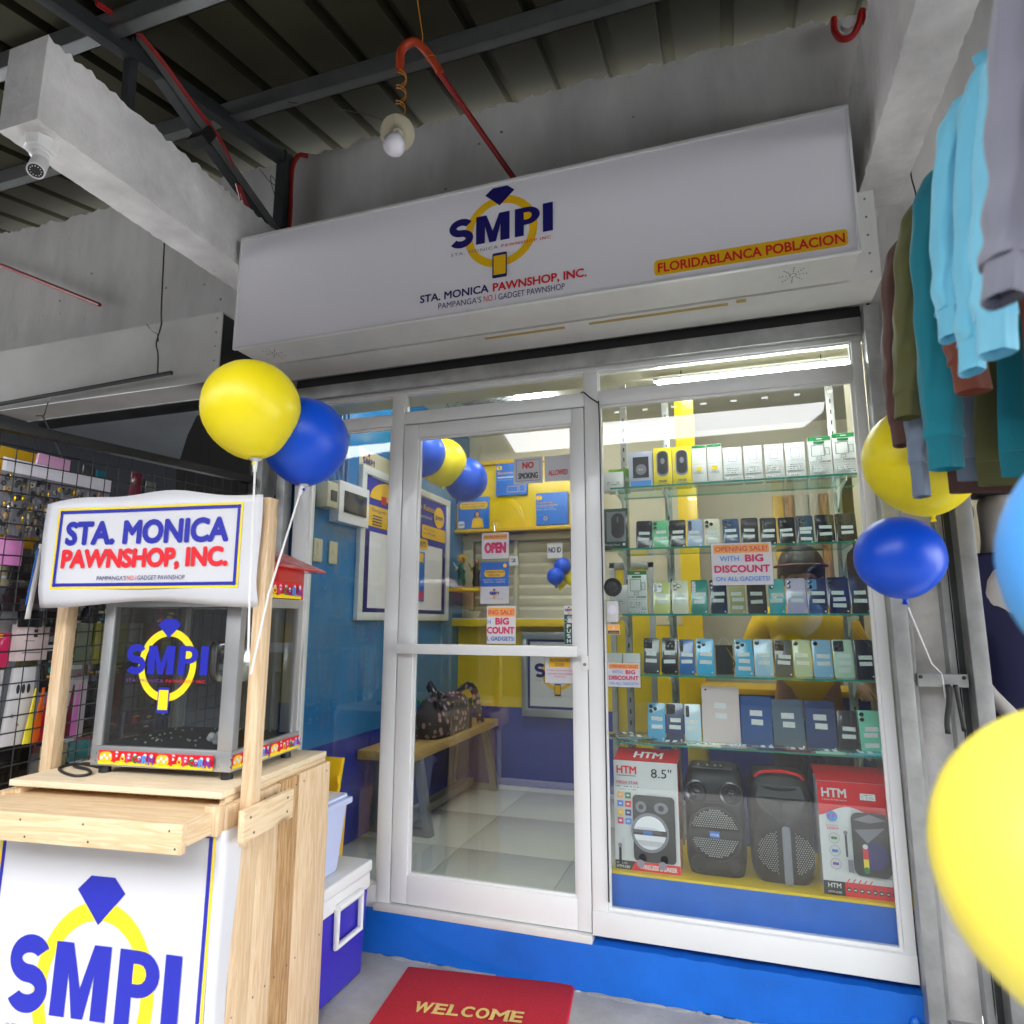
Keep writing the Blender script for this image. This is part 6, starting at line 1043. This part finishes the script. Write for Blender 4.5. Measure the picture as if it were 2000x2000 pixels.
# ================================================================ clothes, balloons and mannequin at the right
t=thing('clothes_rail','steel rail on which the sweatshirts hang','clothes rail',(.85,1.5,2.62)); g=G(); g.tube([(.86,.3,2.62),(.86,2.5,2.62)],.013,'chrome',10); g.build('pipe',t); g=G(); [g.tube([(.86,y,2.63),(.86,y,3.0 if y<9 else 3)],.005,'steel',6) for y in (.5,1.4,2.3)]; g.build('hanging_rods',t)
def shirt(lab,y,rgb,sl,w,zs=2.52,xs=.60,zh=1.86,body=True,cuff=.07,tilt=.0,f=1):
    """a sweatshirt on a hanger seen edge-on; sl lists sleeve centre-line points (x, z)"""
    if f!=1: y*=f; sl=[(x*f,1.37+(z-1.37)*f) for x,z in sl]; zh=1.37+(zh-1.37)*f; zs=1.37+(zs-1.37)*f
    t=thing('sweatshirt',lab,'sweatshirt',(.86,y,2.62),'sweatshirts hanging at the right'); n=32; k=len(sl); rg=[]
    sl=[(sl[0][0]+.07,sl[0][1]+.022)]+list(sl)
    pts=[V((x,y+tilt*i,z)) for i,(x,z) in enumerate(sl)]; pts=curve([tuple(p) for p in pts],9)
    def ring(pt,rx,ry,ph): return [pt+V((rx*math.cos(a)*(1+.05*math.sin(3*a+ph)+.03*math.sin(7*a-ph*2.3)),ry*math.sin(a)*(1+.10*math.sin(4*a+ph*.9)+.05*math.sin(9*a+ph*3.1)),0)) for a in [2*math.pi*j/n for j in range(n)]]
    L_=len(pts); main=[]; cu=[]
    for i,pt in enumerate(pts):
        u=i/(L_-1); rx=w*(1.12-.22*u); ry=.036*(1.1-.3*u)
        main.append(ring(pt+V((.002*math.sin(i*.9+y*9),0,0)),rx+.0018*math.sin(i*1.1+y*5)*u,ry+.005*math.sin(i*.8+y*3)*u,i*.17+y*4))
    e=pts[-1]; dn=(pts[-1]-pts[-2]).normalized(); cu=[ring(e+dn*s,w*q,.030*q2,9) for s,q,q2 in ((-.004,.86,.9),(.004,.80,.95),(.03,.78,.95),(cuff,.80,1.0),(cuff+.003,.76,.95),(cuff-.012,.70,.85))]
    g=G(); g.loft(main,'cloth'); tint(g.build('sleeve',t,ang=80),rgb); g=G(); g.loft(cu,'cloth',cap=False); tint(g.build('cuff',t,ang=60),tuple(v*.93 for v in rgb))
    if body:
        g=G(); rr=[]; x0=sl[1][0]
        for i in range(13):
            u=i/12; z=zs+.03-(zs+.03-zh)*u; xa=x0+.02+.03*min(1,u*5)+.015*math.sin(u*5+y*3); xb=xa+.62; th=.030+.012*math.sin(u*3)
            rr.append([V((xa+(xb-xa)*(.5-.5*math.cos(a)),y+th*math.sin(a)*(1+.25*math.sin(9*a+u*4+y*7)),z-.05*max(0,(.5-.5*math.cos(a))-.75)*0+(.05 if i==0 else 0)*math.sin(math.pi*(.5-.5*math.cos(a))))) for a in [2*math.pi*j/30 for j in range(30)]])
        g.loft(rr,'cloth'); tint(g.build('body',t,ang=80),rgb)
        g=G(); g.loft([[p+V((0,0,-dz)) for p in rr[-1]] for dz in (.001,.03,.06)],'cloth',cap=False); tint(g.build('waistband',t,ang=80),tuple(v*.85 for v in rgb))
        g=G(); g.tube(curve([(.66,y,2.52),(.86,y,2.575),(1.08,y,2.52)]),.008,'black',6); g.tube(curve([(.86,y,2.575),(.86,y,2.61),(.875,y,2.638),(.86,y,2.65),(.845,y,2.635)]),.003,'chrome',5); g.build('hanger',t)
    return t
AQ=c(122,206,236)
shirt('dark brown sweatshirt farthest back, sleeve ending above the yellow balloon',2.15,c(92,62,56),[(.575,2.535),(.535,2.44),(.512,2.2),(.503,2.05),(.505,1.955)],.032,zh=1.80,cuff=.06,f=.94)
shirt('grey blue sweatshirt with the lowest narrow cuff',2.07,c(118,132,152),[(.575,2.52),(.55,2.4),(.53,2.1),(.523,1.9),(.522,1.81)],.026,zh=1.82,cuff=.085,f=.95)
shirt('olive green sweatshirt between the brown and the teal ones',2.0,c(98,98,56),[(.60,2.565),(.555,2.47),(.525,2.25),(.508,2.1),(.497,1.995)],.040,zh=1.79,cuff=.06,f=.955)
shirt('teal sweatshirt with a long wide sleeve',1.8,c(16,128,146),[(.585,2.515),(.545,2.40),(.527,2.15),(.517,1.95),(.513,1.815)],.047,zh=1.77,cuff=.075)
shirt('rust brown sweatshirt showing only its cuff below the aqua ones',1.7,c(128,66,48),[(.60,2.5),(.57,2.35),(.555,2.15),(.548,2.03),(.55,1.965)],.045,zh=1.78,cuff=.068)
shirt('aqua sweatshirt farthest from the camera of the three',1.45,AQ,[(.535,2.455),(.495,2.40),(.468,2.25),(.452,2.1),(.447,1.99)],.027,zh=1.90,cuff=.055,body=True)
shirt('middle aqua sweatshirt with the turned back cuff',1.36,AQ,[(.545,2.45),(.505,2.38),(.478,2.2),(.46,2.0),(.449,1.885)],.026,zh=1.92,cuff=.055)
shirt('aqua sweatshirt nearest the grey one, cuff wide open',1.25,c(134,212,240),[(.57,2.445),(.525,2.38),(.49,2.22),(.462,2.0),(.452,1.885)],.036,zh=1.9,cuff=.065)
shirt('grey sweatshirt in front of the aqua ones',.95,c(128,128,142),[(.47,2.40),(.435,2.30),(.398,2.10),(.378,1.93),(.362,1.835)],.030,zs=2.42,zh=1.95,cuff=.05)
shirt('brown sweatshirt nearest the camera at the right edge',.80,c(140,94,80),[(.465,2.38),(.425,2.25),(.40,2.05),(.385,1.9),(.377,1.8)],.042,zs=2.4,zh=1.7,cuff=.05)
balloon('yellow balloon partly behind the hanging sleeves at the right',(.574,2.234,1.868),.163,YB,(.08,.05,-1),GO); balloon('dark blue balloon in front of the right guide rail',(.441,2.02,1.545),.112,BB,(.1,.3,-1),GO,k=1.02)
balloon('huge blurred yellow balloon at the lower right corner',(.325,.785,1.145),.15,c(250,232,84),(.7,.1,-.7),GO,k=1.06); balloon('blurred blue balloon, paled as if daylit, at the right edge',(.405,.775,1.43),.145,c(84,165,245),(.2,.2,-1),GO,k=1.05)  # paler than YB and BB: the near daylight is put into the colours
g=G(); g.tube([(.455,2.04,1.41),(.56,2.3,1.25),(.66,2.6,1.2),(.668,2.612,1.12)],.0025,'paper',5); tag(g.build('balloon_string'),'white string tying the dark blue balloon to the steel bracket','string')
t=thing('black_strap','black webbing strap hanging from the steel bracket','strap',(.68,2.6,1.05)); g=G(); g.grid(lambda u,v:V((.667+.016*u-.012*v+.004*math.sin(v*6),2.605,1.165-.16*v)),2,10,'rubber'); g.grid(lambda u,v:V((.690+.014*u+.012*v,2.603,1.165-.15*v)),2,10,'rubber'); o=g.build('webbing',t); m_=o.modifiers.new('thickness','SOLIDIFY'); m_.thickness=.003
# shop with the mannequin
bx('right_shop_back_wall',.82,5,5.6,5.7,0,2.7,'wall_paint'); bx('right_shop_ceiling',.8,5,2.7,5.7,2.35,2.45,'ceiling'); bx('right_shop_side_wall',.78,.815,2.72,5.6,0,2.4,'dark')
bx('right_shop_lintel',.82,6,2.69,2.8,1.96,2.56,'dark')
t=thing('mannequin','pale mannequin with black cap and navy shirt behind the blurred blue balloon','mannequin',(.97,2.95,0)); mx,my=.975,2.95; q=lambda x,y,z,*r:(mx+x,my+y,z,*r)
JM=[q(0,0,.95,.13,.1),q(0,0,1.2,.12,.09),q(0,0,1.46,.15,.1),q(0,.0,1.62,.055,.05),q(0,0,1.70,.048),q(.01,-.03,1.78,.07,.085),q(.01,-.02,1.87,.07,.085),q(-.15,0,1.56,.05),q(-.17,0,1.35,.04),q(-.10,-.06,1.12,.033),q(-.02,-.12,1.0,.025),q(.15,0,1.56,.05),q(.2,.02,1.3,.04),q(.2,-.02,1.1,.03),q(.2,-.05,1.0,.022),q(-.09,0,.88,.085),q(-.09,0,.5,.06),q(-.09,.01,.08,.04),q(.09,0,.88,.085),q(.09,0,.5,.06),q(.09,.01,.08,.04),q(-.09,-.1,.03,.03),q(.09,-.1,.03,.03)]
figure(t,'body',JM,[(0,1),(1,2),(2,3),(3,4),(4,5),(5,6),(2,7),(7,8),(8,9),(9,10),(2,11),(11,12),(12,13),(13,14),(0,15),(15,16),(16,17),(0,18),(18,19),(19,20),(17,21),(20,22)],'mannequin')
MT['navy_cloth']=MT['navy'] if False else M('navy_cloth',(.012,.012,.06),.9)
figure(t,'shirt',[q(0,0,.9,.15,.12),q(0,0,1.2,.14,.11),q(0,0,1.46,.165,.115),q(0,0,1.63,.085,.07),q(-.155,0,1.57,.068),q(-.172,0,1.43,.06),q(.155,0,1.57,.068),q(.19,.01,1.43,.06)],[(0,1),(1,2),(2,3),(2,4),(4,5),(2,6),(6,7)],'navy_cloth')
figure(t,'trousers',[q(0,0,.9,.15,.12),q(-.09,0,.85,.1),q(-.09,0,.5,.075),q(-.09,.01,.12,.06),q(.09,0,.85,.1),q(.09,0,.5,.075),q(.09,.01,.12,.06)],[(0,1),(1,2),(2,3),(0,4),(4,5),(5,6)],'black_ink')
g=G(); hc=V((mx+.005,my-.02,1.86)); g.grid(lambda u,v:hc+V((.105*math.sin(v*1.75)*math.cos(u*6.2832),.115*math.sin(v*1.75)*math.sin(u*6.2832),.085*math.cos(v*1.6))),24,8,'black'); g.loft([[hc+V((.10*math.cos(a),-.06-.10*max(0,math.sin(a)),-.004+z+.012*math.cos(a)**2*-1)) for a in [math.pi*j/12 for j in range(13)]] for z in (0,.006)],'black'); g.build('cap',t,ang=70)
g=G(); [g.ell((mx+s*.078,my-.02,1.79),.012,.02,.032,'mannequin',8,6) for s in (-1,1)]; g.ell((mx+.01,my-.115,1.78),.012,.016,.02,'mannequin',8,6); g.build('ears_and_nose',t)
t=thing('tube_lamp','small lit tube lamp in the shop with the mannequin','tube lamp',(1.15,4.2,2.3)); g=G(); g.tube([(1.05,4.2,2.32),(1.45,4.2,2.32)],.012,'lamp',8); g.build('tube',t); g=G(); g.box(1.03,1.47,4.18,4.22,2.334,2.349,'white'); g.build('fitting',t,bev=.002)
t=thing('shop_notice','red and white notice on the back wall beside the mannequin','sign',(1.3,5.58,1.75)); g=G(); g.box(1.2,1.75,5.58,5.599,1.72,2.05,'paper'); g.build('sheet',t,sharp=True); p=P((0,5.58,0)); p.rect(1.22,1.93,1.73,2.0,'red_ink'); p.rect(1.22,1.76,1.73,1.81,'red_ink'); p.rect(1.25,1.84,1.6,1.87,'grey_ink'); p.build('print',t)
# ---------------------------------------------------------------- across the passage, seen only in the glass
def opp(v): return 1.37+11.9*v
g=G(); pts=[(-16,0),(-16,opp(.33)),(-9.4,opp(.322)),(-8.1,opp(.289)),(-6.6,opp(.299)),(-6.5,opp(.33)),(-4.35,opp(.33)),(-3.95,opp(.276)),(1.33,opp(.2785)),(2.3,opp(.34)),(14,opp(.36)),(14,0)]
g.prism([(x,-6.5,z) for x,z in pts],(0,-.4,0),'facade_dark'); struct(g,'opposite_building',sharp=True)
g=G()
for x in (-4.5,-1.6,1.2): g.box(x,x+1.5,-6.49,-6.44,.0,2.4,'dark')
struct(g,'opposite_doors',sharp=True)
